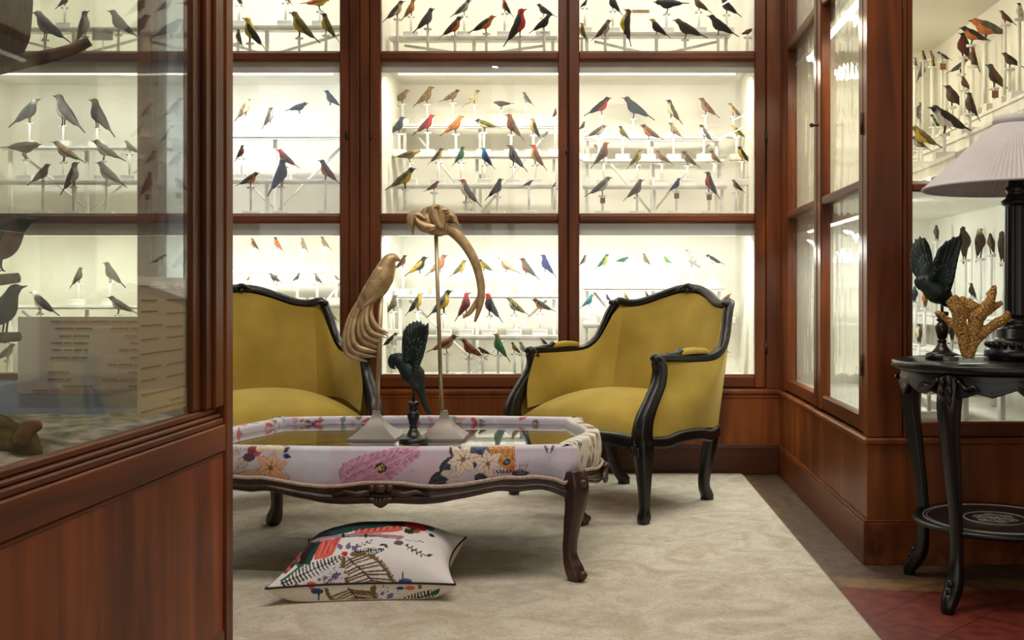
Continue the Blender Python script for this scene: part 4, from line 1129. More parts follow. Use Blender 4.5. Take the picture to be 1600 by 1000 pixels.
        # front leg
        leg = cr([(s*.374, -.004, .33), (s*.377, -.008, .26), (s*.375, .0, .17), (s*.375, .004, .08), (s*.376, .002, .035), (s*.377, -.004, .012), (s*.377, -.004, 0)], 26)
        lg = MB(); lg.sweep(leg, .07, .07, (0, -1, .1), interp([0, .15, .35, .7, .86, .93, 1], [.85, 1.05, .82, .55, .50, .66, .52], 26), prof=True)
        for q in range(3): lg.blob((s*(.360+.014*q), -.045, .275-.012*abs(q-1)), (.009, .007, .022))
        lg.build('leg', BLACKWOOD, t)
        # rear leg, raked back
        leg = cr([(s*.315, .452, .315), (s*.305, .452, .25), (s*.272, .458, .14), (s*.250, .475, .06), (s*.241, .504, .020), (s*.241, .504, .008), (s*.241, .504, 0)], 20)
        MB().sweep(leg, .052, .052, (0, -1, .1), interp([0, .3, .8, 1], [1.0, .92, .78, .9], 20)).build('leg', BLACKWOOD, t)
        # padded armrest with carved ends
        pd = [(s*.371, .20, .600), (s*.371, .215, .614), (s*.372, .27, .620), (s*.373, .33, .616), (s*.374, .352, .604)]
        MB().sweep(cr(pd, 16), .046, .026, (0, 0, 1), interp([0, .15, .5, .85, 1], [.45, .95, 1.1, .95, .45], 16)).build('arm_pad', VELVET, t)
        mb = MB(); mb.tube(cr([(s*.371, .13, .607), (s*.371, .18, .612), (s*.371, .205, .625)], 10), interp([0, 1], [.010, .014], 10), 8); mb.build('arm_scroll', BLACKWOOD, t)
        # side seat rail, serpentine
        rail = [(s*.376, .02, .292), (s*.388, .10, .288), (s*.388, .18, .300), (s*.372, .30, .298), (s*.352, .39, .282), (s*.330, .462, .292)]
        MB().sweep(cr(rail, 30), .030, .050, (0, 0, 1), prof=True).build('side_rail', BLACKWOOD, t)
    rail = [(-.372, -.012, .288), (-.27, -.040, .300), (-.14, -.052, .298), (0, -.056, .284), (.14, -.052, .298), (.27, -.040, .300), (.372, -.012, .288)]
    MB().sweep(cr(rail, 50), .036, .056, (0, 0, 1), prof=True).build('front_rail', BLACKWOOD, t)
    rail = [(-.325, .462, .285), (-.16, .515, .29), (0, .525, .285), (.16, .515, .29), (.325, .462, .285)]
    MB().sweep(cr(rail, 30), .03, .05, (0, 0, 1)).build('back_rail', BLACKWOOD, t)
    for c in t.children:                              # settle the proportions of the back: a little lower and narrower above the arms
        for v_ in c.data.vertices:
            if v_.co.z > .60:
                k = min(1, (v_.co.z-.60)/.2); v_.co.x *= 1-.055*k; v_.co.z = .60+(v_.co.z-.60)*.89
    return t
RUGZ = 0.0125
make_chair('mustard velvet armchair with black carved frame standing right of the coffee table', (-.116, 3.990, RUGZ), math.radians(-46.5))
# left chair, turned the other way; placed by its crest
th = math.radians(31)
v = Vector((-math.sin(th), math.cos(th)))
crest = Vector((-1.602, 4.50))
o = crest - v*.678
make_chair('mustard velvet armchair with black carved frame standing left, half hidden by the glass case', (o.x, o.y, RUGZ), th)

# ------------------------------------------------------------------ painting helper for printed cloth
class Canvas:
    def __init__(self, w, h, res, ground):
        self.res = res; self.nx = int(w/res)+1; self.ny = int(h/res)+1
        self.a = np.zeros((self.ny, self.nx, 3)); self.a[:] = [lin(c) for c in ground]
        self.X, self.Y = np.meshgrid(np.arange(self.nx)*res, np.arange(self.ny)*res)
        self.r = random.Random(3)
    def poly(self, pts, col, alpha=1.0):
        x0 = min(p[0] for p in pts); x1 = max(p[0] for p in pts); y0 = min(p[1] for p in pts); y1 = max(p[1] for p in pts)
        i0, i1 = max(0, int(x0/self.res)), min(self.nx, int(x1/self.res)+2); j0, j1 = max(0, int(y0/self.res)), min(self.ny, int(y1/self.res)+2)
        if i0 >= i1 or j0 >= j1: return
        X = self.X[j0:j1, i0:i1]; Y = self.Y[j0:j1, i0:i1]; m = np.zeros(X.shape, bool); n = len(pts)
        for k in range(n):
            (xa, ya), (xb, yb) = pts[k], pts[(k+1) % n]
            if ya == yb: continue
            m ^= ((ya > Y) != (yb > Y)) & (X < (xb-xa)*(Y-ya)/(yb-ya)+xa)
        c = np.array([lin(v) for v in col]); s = self.a[j0:j1, i0:i1]; s[m] = s[m]*(1-alpha) + c*alpha
    def ell(self, cx, cy, rx, ry, col, ang=0.0, alpha=1.0):
        ca, sa = math.cos(ang), math.sin(ang)
        self.poly([(cx+rx*math.cos(t)*ca-ry*math.sin(t)*sa, cy+rx*math.cos(t)*sa+ry*math.sin(t)*ca) for t in np.linspace(0, 2*math.pi, 24, endpoint=False)], col, alpha)
    def petal(self, x, y, ang, l, w, col, edge=None, vein=None):
        def shape(l, w):
            out = []
            for t in np.linspace(0, 1, 9): out.append((t*l, w*math.sin(math.pi*t**.8)*(1-.15*t)))
            for t in np.linspace(1, 0, 9): out.append((t*l, -w*math.sin(math.pi*t**.8)*(1-.15*t)))
            return [(x+a*math.cos(ang)-b*math.sin(ang), y+a*math.sin(ang)+b*math.cos(ang)) for a, b in out]
        if edge: self.poly(shape(l*1.03, w*1.10), edge)
        self.poly(shape(l, w), col)
        if vein: self.line([(x, y), (x+l*.85*math.cos(ang), y+l*.85*math.sin(ang))], w*.16, vein)
    def line(self, pts, w, col):
        for (xa, ya), (xb, yb) in zip(pts[:-1], pts[1:]):
            d = math.hypot(xb-xa, yb-ya)
            if d < 1e-6: continue
            nx, ny = -(yb-ya)/d*w/2, (xb-xa)/d*w/2
            self.poly([(xa+nx, ya+ny), (xb+nx, yb+ny), (xb-nx, yb-ny), (xa-nx, ya-ny)], col)
    def cloud(self, cx, cy, r, col, k=7, alpha=.5):
        for _ in range(k): self.ell(cx+self.r.uniform(-r, r), cy+self.r.uniform(-r*.6, r*.6), self.r.uniform(.3, .7)*r, self.r.uniform(.2, .5)*r, col, 0, alpha)
    def lily(self, x, y, r, col, edge, vein, a0=0.0, n=6):
        for k in range(n):
            a = a0+2*math.pi*k/n; self.petal(x, y, a, r*(1 if k % 2 == 0 else .88), r*.27, col, edge, vein)
        self.ell(x, y, r*.14, r*.14, (150, 110, 50))
        for k in range(5): self.line([(x, y), (x+r*.35*math.cos(a0+k), y+r*.35*math.sin(a0+k))], r*.04, (120, 80, 40))
    def sample(self, x, y):
        i = np.clip((np.asarray(x)/self.res+.5).astype(int), 0, self.nx-1); j = np.clip((np.asarray(y)/self.res+.5).astype(int), 0, self.ny-1)
        return self.a[j, i]

# ------------------------------------------------------------------ coffee table
TCX, TCY = -0.640, 3.341
table = thing('coffee_table', 'low coffee table with floral printed top, glass plate and dark carved cabriole legs', 'coffee table', (TCX, TCY, RUGZ))
HL, HD = 0.55, 0.355
def side_pts(k, n):
    """plan outline of one side (0 front, 1 right end, 2 back, 3 left end), corner to corner"""
    out = []
    for i in range(n):
        t = i/(n-1); s = -1+2*t
        bow = math.cos(s*math.pi/2)**2 if k in (1, 3) else math.cos(s*math.pi/2)
        ear = 0.016*max(0, (abs(s)-.86)/.14)                    # little projecting ears at the corners
        if k == 0: p = (-HL+2*HL*t, -HD-.052*bow-ear*.3)
        elif k == 1: p = (HL+.078*bow+ear, -HD+2*HD*t)
        elif k == 2: p = (HL-2*HL*t, HD+.052*bow+ear*.3)
        else: p = (-HL-.078*bow-ear, HD-2*HD*t)
        out.append(p)
    return out
def wave(k, t):
    """height of the braided edge along a side"""
    if k in (0, 2):
        s = abs(-1+2*t)      # 0 centre .. 1 corner
        return float(np.interp(s, [0, .10, .20, .30, .42, .56, .64, .72, .80, .90, .955, 1.0], [.297, .296, .288, .285, .290, .302, .308, .306, .3085, .300, .286, .312])) 
    s = abs(-1+2*t)
    return float(np.interp(s, [0, .3, .6, .8, .94, 1], [.290, .286, .300, .306, .292, .312]))
Z_RIM = 0.392
def smooth(vals):
    v = list(vals)
    for _ in range(3): v = [v[0]] + [(v[i-1]+2*v[i]+v[i+1])/4 for i in range(1, len(v)-1)] + [v[-1]]
    return v
NS = [520, 170, 220, 150]
SIDES = [side_pts(k, NS[k]) for k in range(4)]
OUT = []; WAV = []; SIDX = []
for k in range(4):
    w = smooth([wave(k, i/(NS[k]-1)) for i in range(NS[k])])
    for i in range(NS[k]-1): OUT.append(Vector(SIDES[k][i])); WAV.append(w[i]); SIDX.append((k, i/(NS[k]-1)))
NO = len(OUT)
# closed-loop inward normals
NRM = []
for i in range(NO):
    d = OUT[(i+3) % NO]-OUT[(i-3) % NO]; NRM.append(Vector((-d.y, d.x)).normalized())
def inset(i, d): 
    p = OUT[i] + NRM[i]*d
    return p
# front print, painted in metres: x from the left corner, y from the braided edge level upward
cv = Canvas(1.12, 0.22, 0.0014, (206, 197, 214))
def fx(px): return (px-945)/541.0+.640+.55 + .01
def fy(py): return .85-(py-458)/541.0-RUGZ - .27
cv.cloud(fx(480), fy(722), .07, (214, 218, 230), 10, .5); cv.cloud(fx(640), fy(715), .08, (208, 188, 206), 10, .4); cv.cloud(fx(690), fy(720), .06, (214, 190, 206), 8, .4)
cv.cloud(fx(850), fy(728), .05, (178, 180, 200), 9, .45); cv.cloud(fx(900), fy(715), .06, (210, 202, 222), 6, .5)
# left bouquet
for (x, y, a, l) in ((372, 712, 2.2, .05), (385, 735, 3.5, .05), (368, 730, .6, .05), (380, 705, 1.2, .04)): cv.petal(fx(x), fy(y), a, l, .016, (196, 186, 176), (116, 108, 110), (150, 140, 140))
for (x, y) in ((386, 745), (372, 748)): cv.petal(fx(x), fy(y), .4, .06, .012, (206, 176, 160), (120, 90, 84))
cv.ell(fx(396), fy(704), .022, .016, (134, 60, 74)); cv.ell(fx(388), fy(715), .018, .012, (88, 60, 76)); cv.ell(fx(400), fy(710), .010, .007, (196, 66, 76))
for (x, y, a) in ((440, 706, .5), (436, 702, 1.2), (443, 711, -.2)): cv.petal(fx(x), fy(y), a, .026, .008, (40, 52, 92))
for (x, y, a, l) in ((418, 706, 1.9, .036), (426, 704, 1.2, .034), (410, 704, 2.6, .030), (432, 708, .7, .03)): cv.petal(fx(x), fy(y), a, l, .013, (226, 206, 184), (150, 116, 96), (200, 176, 150))
cv.lily(fx(424), fy(731), .055, (228, 182, 150), (150, 104, 84), (206, 150, 118), 0.35, 6)
for (x, y, a) in ((408, 742, 3.3), (440, 742, -.3), (424, 746, -1.2), (414, 744, -2.2)): cv.petal(fx(x), fy(y), a, .030, .011, (214, 176, 146), (140, 98, 80))
# pink cone flower
ax0 = (fx(548), fy(750)); ax1 = (fx(650), fy(700))
adx, ady = ax1[0]-ax0[0], ax1[1]-ax0[1]; al = math.hypot(adx, ady); aa = math.atan2(ady, adx)
for r in range(11, -1, -1):
    t = r/11; w = .052*(1-.68*max(0, t-.25)/.75)*(0.8 if r < 1 else 1)
    for q in (-2, 2, -1, 1, 0):
        o_ = q/2*w
        x = ax0[0]+adx*t-ady/al*o_; y = ax0[1]+ady*t+adx/al*o_
        sh = cv.r.uniform(-14, 14)
        cv.petal(x+.01, y, math.pi+aa+q*.28, .034, .0145, (196+sh, 142+sh, 174+sh), (128, 74, 110), (220, 184, 206))
cv.ell(fx(598), fy(729), .017, .015, (52, 40, 32))
for k in range(26): cv.ell(fx(598)+cv.r.uniform(-.014, .014), fy(729)+cv.r.uniform(-.012, .012), .0022, .0022, (206, 176, 110))
cv.line([(fx(537), fy(723)), (fx(549), fy(726))], .0014, (150, 116, 136)); cv.line([(fx(538), fy(742)), (fx(550), fy(746))], .0014, (120, 90, 110)); cv.line([(fx(645), fy(733)), (fx(654), fy(736))], .0014, (130, 110, 130))
# right bouquet with lilies and an orange-faced bird
for (x, y, a, l, w) in ((672, 752, .55, .075, .014), (690, 738, 1.0, .06, .014), (668, 756, .2, .09, .012), (742, 742, -.6, .05, .018), (706, 712, 1.0, .05, .016), (800, 742, .1, .05, .012), (735, 735, 1.5, .06, .02)):
    cv.petal(fx(x), fy(y), a, l, w, (42, 48, 56), (26, 28, 34), (84, 92, 104))
cv.ell(fx(748), fy(705), .036, .020, (36, 50, 74))
for k in range(40): cv.ell(fx(748)+cv.r.uniform(-.030, .030), fy(705)+cv.r.uniform(-.015, .015), .003, .003, (66, 92, 130))
cv.poly([(fx(x), fy(y)) for x, y in ((762, 697), (806, 697), (802, 708), (806, 720), (803, 730), (795, 739), (788, 731), (778, 724), (768, 712))], (206, 142, 70))
for k in range(22): cv.line([(fx(766+k*1.8), fy(698+k%3)), (fx(774+k*1.4), fy(714+(k*5)%9))], .0022, (150, 88, 40) if k % 2 else (226, 172, 96))
cv.ell(fx(792), fy(722), .012, .008, (36, 40, 52), .5); cv.ell(fx(792), fy(722), .005, .004, (110, 140, 160)); cv.poly([(fx(796), fy(728)), (fx(806), fy(726)), (fx(802), fy(740)), (fx(795), fy(736))], (198, 104, 60))
for (x, y, a) in ((690, 740, .3), (700, 746, -.1), (708, 733, .8), (716, 748, 3.4)): cv.petal(fx(x), fy(y), a, .036, .010, (214, 204, 190), (110, 100, 96), (170, 158, 150))
for k in range(9): cv.petal(fx(780+k*4), fy(741), 2.2-.25*k, .016, .003, (46, 44, 48))
cv.lily(fx(725), fy(717), .052, (232, 218, 200), (140, 112, 96), (206, 170, 146), .2, 6)
cv.lily(fx(763), fy(724), .048, (230, 214, 202), (140, 110, 98), (212, 166, 150), .7, 6)
for k in range(12): cv.line([(fx(808+k), fy(742)), (fx(812+k*1.2), fy(728+cv.r.uniform(-6, 6)))], .0012, (120, 118, 132))
for (x, a) in ((850, -1.25), (866, -1.95)): cv.petal(fx(x), fy(694), a, .036, .0042, (70, 84, 88))
cv.ell(fx(912), fy(724), .002, .006, (66, 52, 110))
# end print: pale plumage with dark and yellow markings
ce = Canvas(0.74, 0.22, 0.002, (214, 206, 200))
for k in range(60):
    x = ce.r.uniform(.05, .6); y = ce.r.uniform(.0, .11)
    ce.petal(x, y, 1.3+ce.r.uniform(-.4, .4), .05, .008, ce.r.choice([(64, 44, 34), (40, 30, 28), (186, 152, 60), (112, 80, 52), (230, 224, 214)]))
for k in range(26): ce.petal(ce.r.uniform(.05, .5), ce.r.uniform(.08, .16), 1.4+ce.r.uniform(-.5, .5), .05, .010, (232, 226, 218), (196, 188, 180))
ce.ell(.42, .135, .05, .016, (66, 40, 40)); ce.ell(.46, .140, .03, .010, (206, 140, 110))
# back print
cb = Canvas(1.12, 0.24, 0.003, (204, 198, 214))
for k in range(90):
    x = cb.r.uniform(0, 1.1); y = cb.r.uniform(.02, .20); col = cb.r.choice([(60, 70, 96), (190, 70, 70), (210, 150, 90), (120, 130, 140), (220, 214, 210), (80, 86, 84), (196, 150, 170)])
    cb.petal(x, y, cb.r.uniform(0, 6.3), cb.r.uniform(.03, .07), cb.r.uniform(.006, .014), col)
# upholstered body: outer wall, rounded rim, inner wall
PROFILE = [(0, 0.0, None), (0, .25, None), (0, .5, None), (0, .72, None)]
P = []; cols = []
NW = 42
for i in range(NO):
    k, t = SIDX[i]; row = []
    for j in range(NW):                                   # outer wall
        f = j/(NW-1); z = WAV[i] + (Z_RIM-.012-WAV[i])*f
        b = -.006*math.sin(math.pi*f)
        p = inset(i, .004+b); row.append((p.x, p.y, z))
    for q in range(1, 7):                                 # rounded over
        a = math.pi/2*q/6; p = inset(i, .004+.012*(1-math.cos(a))); row.append((p.x, p.y, Z_RIM-.012+.012*math.sin(a)))
    for dd, zz in ((.028, .001), (.040, .001), (.048, -.001), (.052, -.005), (.0535, -.011), (.0545, -.017), (.0552, -.024), (.056, -.032)):
        p = inset(i, dd); row.append((p.x, p.y, Z_RIM+zz))
    P.append(row)
    for j, (x, y, z) in enumerate(row):
        if j < NW+6: h = z-.27+RUGZ*0
        else: h = Z_RIM-.27 + .010*(j-NW-5)
        if k == 0: c = cv.sample(t*1.10+.01, max(h, 0)) if j < NW+7 else cb.sample(t*1.1, .03+.013*(j-NW-6))
        elif k == 1: c = ce.sample(t*.72, max(h, 0))
        elif k == 2: c = cb.sample(1.1-t*1.1, max(h, 0))
        else: c = cb.sample(.2+t*.72, max(h, 0))
        cols.append(np.append(c, 1.0))
mb = MB(); mb.grid(P, close_u=True)
mb.build('upholstered_top', PRINT, table, cols=cols)
# printed cloth under glass: muted green-brown
PRINTED = noise_mat('marbled_print', rgb(84, 86, 62), rgb(176, 166, 140), rough=0.6, scale=(3.2, 16, 4), lo=.34, hi=.68)
def plan_slab(name, d, z0, z1, mat):
    mb = MB(); idx = range(0, NO, 3)
    r0 = [(inset(i, d).x, inset(i, d).y, z0) for i in idx]; r1 = [(inset(i, d).x, inset(i, d).y, z1) for i in idx]
    mb.loft([r0, r1], cap=True, smooth=False); return mb.build(name, mat, table)
plan_slab('inner_panel', .053, .330, Z_RIM-.0312, PRINTED)
# print under the glass: olive streaks, paler patches and a painted-in reflection
cp = Canvas(1.4, 1.0, 0.004, (128, 124, 96))
for k in range(420):
    x, y = cp.r.uniform(0, 1.4), cp.r.uniform(0, 1.0); col = cp.r.choice([(86, 88, 62), (150, 146, 116), (108, 104, 78), (164, 158, 134), (74, 78, 58), (120, 104, 76), (140, 146, 128)])
    cp.ell(x, y, cp.r.uniform(.03, .11), cp.r.uniform(.004, .012), col, cp.r.uniform(-.06, .06), .75)
cp.ell(.30, .42, .10, .05, (186, 178, 138), 0, .7); cp.ell(.38, .47, .06, .03, (196, 170, 112), 0, .6)
cp.petal(.93, .30, 1.2, .17, .014, (74, 80, 70)); cp.petal(.95, .28, 1.5, .10, .012, (74, 80, 70))  # dark leaves stand for a bird's reflection, painted into the print
P_ = []; cl = []
for i in range(0, NO, 2):
    e = inset(i, .0545); row = []
    for q in range(61):
        p = e*(q/60); row.append((p.x, p.y, Z_RIM-.0305))
    P_.append(row)
XY = np.array([[p[:2] for p in r] for r in P_]).reshape(-1, 2)
c_ = cp.sample(XY[:, 0]+.70, XY[:, 1]+.50)
mb = MB(); mb.grid(P_, close_u=True); mb.build('print_with_reflection', PRINT, table, cols=np.hstack([c_, np.ones((len(c_), 1))]))
plan_slab('glass_plate', .0575, Z_RIM-.0295, Z_RIM-.0235, glass_mat('plate_glass', (.93, .96, .94, 1), mirror=.58))
GLZ = RUGZ + Z_RIM-.0235
# braided trim along the wavy edge
pts = [(inset(i, -.004).x, inset(i, -.004).y, WAV[i]-.002) for i in range(0, NO, 3)]
mb = MB(); mb.tube(pts + [pts[0]], .0058, 6, cap=False); mb.build('braided_trim', ROPE, table)
# carved apron under the braid
for k in range(4):
    n = 110 if k in (0, 2) else 60
    pl = side_pts(k, n); w = smooth([wave(k, i/(n-1)) for i in range(n)]); R = []
    for i in range(n):
        t = i/(n-1); s = abs(-1+2*t); x, y = pl[i]
        if k in (0, 2): dz = float(np.interp(s, [0, .12, .2, .33, .38, .6, .68, .84, .93, 1], [.058, .056, .052, .044, .040, .034, .040, .034, .040, .060]))
        else: dz = float(np.interp(s, [0, .3, .6, .9, 1], [.055, .046, .036, .042, .06]))
        j = min(max(i, 1), n-2); d = Vector(pl[j+1])-Vector(pl[j-1]); nn = Vector((d.y, -d.x)).normalized()   # outward
        top = w[i]-.004; bot = top-dz
        prof = [(-.030, top), (.002, top), (.006, top-.004), (.002, top-.010), (.003, top-.5*dz), (.008, top-.55*dz), (.009, top-.72*dz), (.003, top-.8*dz), (.007, bot+.006), (.004, bot), (-.020, bot), (-.030, bot+.01)]
        R.append([(x+nn.x*o_, y+nn.y*o_, z) for o_, z in prof])
    mb = MB(); mb.loft(R, cap=True); mb.build('apron', WALNUT, table)
def apron_carving(x, y, z, ang):
    mb = MB(); R = Matrix.Rotation(ang, 3, 'Z')
    def b(c, r, rot=None): mb.blob(R @ Vector(c) + Vector((x, y, z)), r, n=8, rot=R @ rot if rot is not None else R)
    for k in range(7):
        a = (k-3)*.33; b((.020*math.sin(a)*1.4, -.010, -.014-.014*math.cos(a)), (.008, .010, .017), Matrix.Rotation(a, 3, 'Y'))
    b((0, -.012, .012), (.020, .012, .014)); b((.026, -.008, .012), (.013, .009, .012)); b((-.026, -.008, .012), (.013, .009, .012))
    for s in (1, -1):
        mb.tube([R @ Vector(p) + Vector((x, y, z)) for p in ((s*.03, -.008, .0), (s*.07, -.007, -.006), (s*.10, -.006, .002), (s*.14, -.004, -.008))], [.011, .010, .007, .003], 8)
    return mb.build('apron_carving', WALNUT, table)
apron_carving(0, -HD-.055, .268, 0); apron_carving(0, HD+.055, .268, math.pi); apron_carving(HL+.082, 0, .262, math.pi/2); apron_carving(-HL-.082, 0, .262, -math.pi/2)
for sx in (1, -1):
    for sy in (1, -1):
        ys = -sy                         # sy=1 front
        def q(dx, dy, z): return (sx*(.545+dx), -sy*(.345+dy), z)
        leg = cr([q(.004, .004, .318), q(.012, .012, .27), q(.010, .010, .22), q(.000, .000, .16), q(-.007, -.007, .10), q(-.005, -.005, .06), q(.006, .006, .030), q(.014, .014, .012), q(.015, .015, .005), q(.015, .015, 0)], 34)
        mb = MB(); mb.sweep(leg, .058, .058, (sx*.7, -sy*.7, .05), interp([0, .14, .3, .6, .76, .9, .96, 1], [1.0, 1.12, .95, .66, .62, .84, .80, .62], 34), prof=True)
        mb.blob(q(.030, .030, .020), (.016, .016, .014)); mb.blob(q(.022, .022, .255), (.016, .016, .034)); mb.blob(q(.030, .030, .285), (.012, .012, .014))
        mb.build('leg', WALNUT, table)

# ------------------------------------------------------------------ scatter cushion on the rug
# cushion geometry: pinched pillow, tilted and turned
CUF = {'fl': (-.905, 2.73, .062), 'fr': (-.405, 2.775, .060), 'rr': (-.420, 3.10, .110), 'rl': (-.895, 3.10, .105)}
cush = thing('cushion', 'white scatter cushion printed with a red parrot and ferns lying on the rug', 'cushion', (-.66, 2.93, RUGZ))
c4 = {k: Vector(v) - Vector((-.66, 2.93, RUGZ)) for k, v in CUF.items()}
N = 240
VS = [(1-math.cos(math.pi*j/(N-1)))/2 for j in range(N)]           # rows crowd towards the seams
def cush_side(sgn):
    P = []
    for i in range(N):
        u = i/(N-1); row = []
        for j in range(N):
            v = VS[j]
            base = c4['fl']*(1-u)*(1-v) + c4['fr']*u*(1-v) + c4['rr']*u*v + c4['rl']*(1-u)*v
            s, r = 2*u-1, 2*v-1
            pin = .032
            base = base + Vector((-s*pin*(1-abs(r)**2.0)*abs(s)**3, -r*pin*(1-abs(s)**2.0)*abs(r)**3, 0))
            e = (max(0, 1-s*s)**.55)*(max(0, 1-r*r)**.55)
            if sgn < 0: e = e**.72
            h = e*(.100 if sgn > 0 else -.115)
            wr = .004*mnoise.noise((u*5, v*5, 7 if sgn > 0 else 2))*e
            z = base.z + h + wr
            if sgn < 0: z = max(z, .0005 + .003*(1-e))
            row.append((base.x, base.y, z))
        P.append(row)
    return P
class PrintCanvas(Canvas):
    """cloth canvas in (u, v); motifs are laid out in the coordinates of a sketch of the cushion and carried over to the cloth"""
    def __init__(self, P, ground, zmax):
        super().__init__(1.0, 1.0, 1/420, ground)
        O = cush.location; uv = []; q = []
        for i in range(0, N, 2):
            top = 1e9
            for j in range(0, int(N*zmax)):
                if P[i][j][2] < .004: break                      # where the cloth meets the rug
                x, y, z = P[i][j]; x += O.x; y += O.y; z += O.z
                sy = (VY+(CAMH-z)*F/y-780)*3.81
                if zmax > .6:
                    if sy > top+1: break                         # past the crown
                    top = min(top, sy)
                q.append(((VX+x*F/y-360)*3.81, sy)); uv.append((i/(N-1), j/(N-1)))
        self.q = np.array(q); self.uv = np.array(uv)
    def inv(self, p):
        d = ((self.q-np.array(p))**2).sum(1); k = np.argpartition(d, 4)[:4]; w = 1/(d[k]+1e-3)
        return tuple((self.uv[k]*w[:, None]).sum(0)/w.sum())
    def poly(self, pts, col, alpha=1.0):
        dense = []
        for (xa, ya), (xb, yb) in zip(pts, pts[1:]+pts[:1]):
            m = max(1, int(math.hypot(xb-xa, yb-ya)/40))
            dense += [(xa+(xb-xa)*k/m, ya+(yb-ya)*k/m) for k in range(m)]
        super().poly([self.inv(p) for p in dense], col, alpha)
BL_, RED_, COR, TEAL, OLV, PUR, NAV, LINE = (26, 24, 28), (184, 30, 54), (216, 96, 86), (22, 66, 66), (112, 90, 52), (116, 104, 156), (40, 66, 124), (78, 72, 82)
def fern(c, x0, y0, x1, y1, w, col, n=16, lw=9):
    c.line([(x0, y0), (x1, y1)], 6, col); d = math.hypot(x1-x0, y1-y0); ux, uy = (x1-x0)/d, (y1-y0)/d
    for k in range(n):
        t = (k+.5)/n; ww = w*math.sin(math.pi*(.15+.75*t))
        x, y = x0+(x1-x0)*t, y0+(y1-y0)*t
        for s in (1, -1): c.line([(x, y), (x-uy*s*ww+ux*ww*.2, y+ux*s*ww+uy*ww*.2)], lw, col)
def lace(c, left, right, axis, nrib=9, lw=17, rw=10):
    """olive lacework leaf: two serrated borders, an axis and ribs"""
    L_ = [(p.x, p.y) for p in cr([(x, y, 0) for x, y in left], 26)]; R_ = [(p.x, p.y) for p in cr([(x, y, 0) for x, y in right], 26)]; A_ = [(p.x, p.y) for p in cr([(x, y, 0) for x, y in axis], 26)]
    for B_ in (L_, R_):
        for i in range(26):
            x, y = B_[i]; ax_, ay_ = A_[i]; d = math.hypot(x-ax_, y-ay_)+1e-6
            c.line([(x, y), (x+(x-ax_)/d*20+6*(i % 2), y+(y-ay_)/d*16)], 9, OLV)
    for k in range(nrib):
        i = 2+int(k*22/nrib); j = min(25, i+4)
        for B_ in (L_, R_): c.line([A_[i], B_[j]], rw, OLV)
    c.line(L_, lw, OLV); c.line(R_, lw, OLV); c.line(A_, 9, (86, 40, 60))
def blossom(c, x, y, r, n=9):
    for k in range(n):
        a = 2*math.pi*k/n; c.petal(x+r*.25*math.cos(a), y+r*.2*math.sin(a), a, r*.8, r*.2, (224, 220, 226), LINE)
    c.petal(x-r*.3, y+r*.2, -.5, r*.8, r*.24, PUR, (52, 44, 74)); c.petal(x-r*.5, y+r*.3, -2.4, r*.45, r*.13, PUR, (52, 44, 74))
PT = cush_side(1); PU = cush_side(-1)
cu = PrintCanvas(PT, (232, 230, 232), .80)
# parrot lying along the top
cu.poly([(400, 420), (440, 275), (500, 215), (620, 165), (760, 140), (920, 128), (1070, 128), (1050, 165), (900, 160), (760, 180), (640, 205), (540, 240), (480, 330), (430, 400)], BL_)
cu.poly([(560, 205), (700, 165), (860, 148), (1000, 148), (900, 168), (740, 190), (620, 215)], TEAL)
cu.poly([(690, 215), (770, 185), (900, 165), (1020, 160), (1030, 185), (960, 196), (820, 205)], COR)
for k in range(16): cu.line([(720+k*19, 205-k*2.2), (735+k*19, 180-k*1.4)], 5, (150, 50, 52) if k % 2 else (238, 140, 126))
cu.poly([(1030, 128), (1120, 132), (1190, 152), (1205, 178), (1150, 190), (1080, 182), (1040, 160)], RED_); cu.ell(1196, 176, 20, 14, (62, 116, 176)); cu.ell(1075, 188, 42, 18, (50, 36, 36)); cu.ell(1110, 192, 20, 10, (140, 90, 56)); cu.ell(1060, 175, 8, 6, (200, 160, 80))
cu.line([(450, 262), (560, 232), (680, 216), (860, 212), (1030, 226)], 17, (158, 138, 156)); cu.line([(460, 270), (680, 224), (860, 219), (1010, 240)], 5, (90, 50, 70)); cu.line([(900, 216), (1030, 226), (990, 240)], 10, (196, 110, 130))
for x in (672, 806): cu.ell(x, 216, 10, 12, BL_)
cu.poly([(500, 290), (545, 245), (660, 232), (610, 330), (560, 352), (495, 362), (505, 325)], COR)
for k in range(7): cu.line([(520+18*k, 350-10*k), (560+16*k, 250-2*k)], 5, (150, 52, 54) if k % 2 else (240, 150, 138))
cu.poly([(440, 390), (470, 320), (520, 260), (545, 250), (500, 330), (470, 390)], TEAL); cu.line([(440, 330), (380, 390), (330, 438)], 12, COR); cu.line([(480, 270), (420, 340), (360, 410)], 6, (70, 40, 46)); cu.ell(328, 436, 18, 8, (96, 70, 60))
fern(cu, 300, 505, 660, 345, 42, BL_, 17, 10); cu.line([(300, 490), (420, 395)], 10, (30, 96, 78)); cu.ell(415, 396, 22, 9, (30, 96, 78))
fern(cu, 722, 318, 918, 296, 17, BL_, 13, 7); cu.line([(840, 332), (915, 305)], 6, (30, 110, 90)); cu.ell(850, 330, 14, 6, (30, 110, 90))
for (x, y, a) in ((695, 300, -1.2), (665, 300, -2.2), (720, 300, -.4)): cu.petal(x, y, a, 46, 14, PUR, (52, 44, 74))
for k in range(9): cu.petal(720+k*14, 290-k*4.5, -.9+(k % 2)*1.2, 22, 5, (96, 80, 96))
lace(cu, [(680, 345), (672, 400), (690, 460), (705, 525)], [(715, 330), (820, 335), (900, 390), (975, 505)], [(695, 345), (745, 390), (800, 440), (866, 512)])
cu.ell(682, 326, 18, 15, (196, 30, 44)); cu.ell(676, 320, 5, 4, (232, 120, 120))
blossom(cu, 625, 455, 78); blossom(cu, 560, 470, 46); 
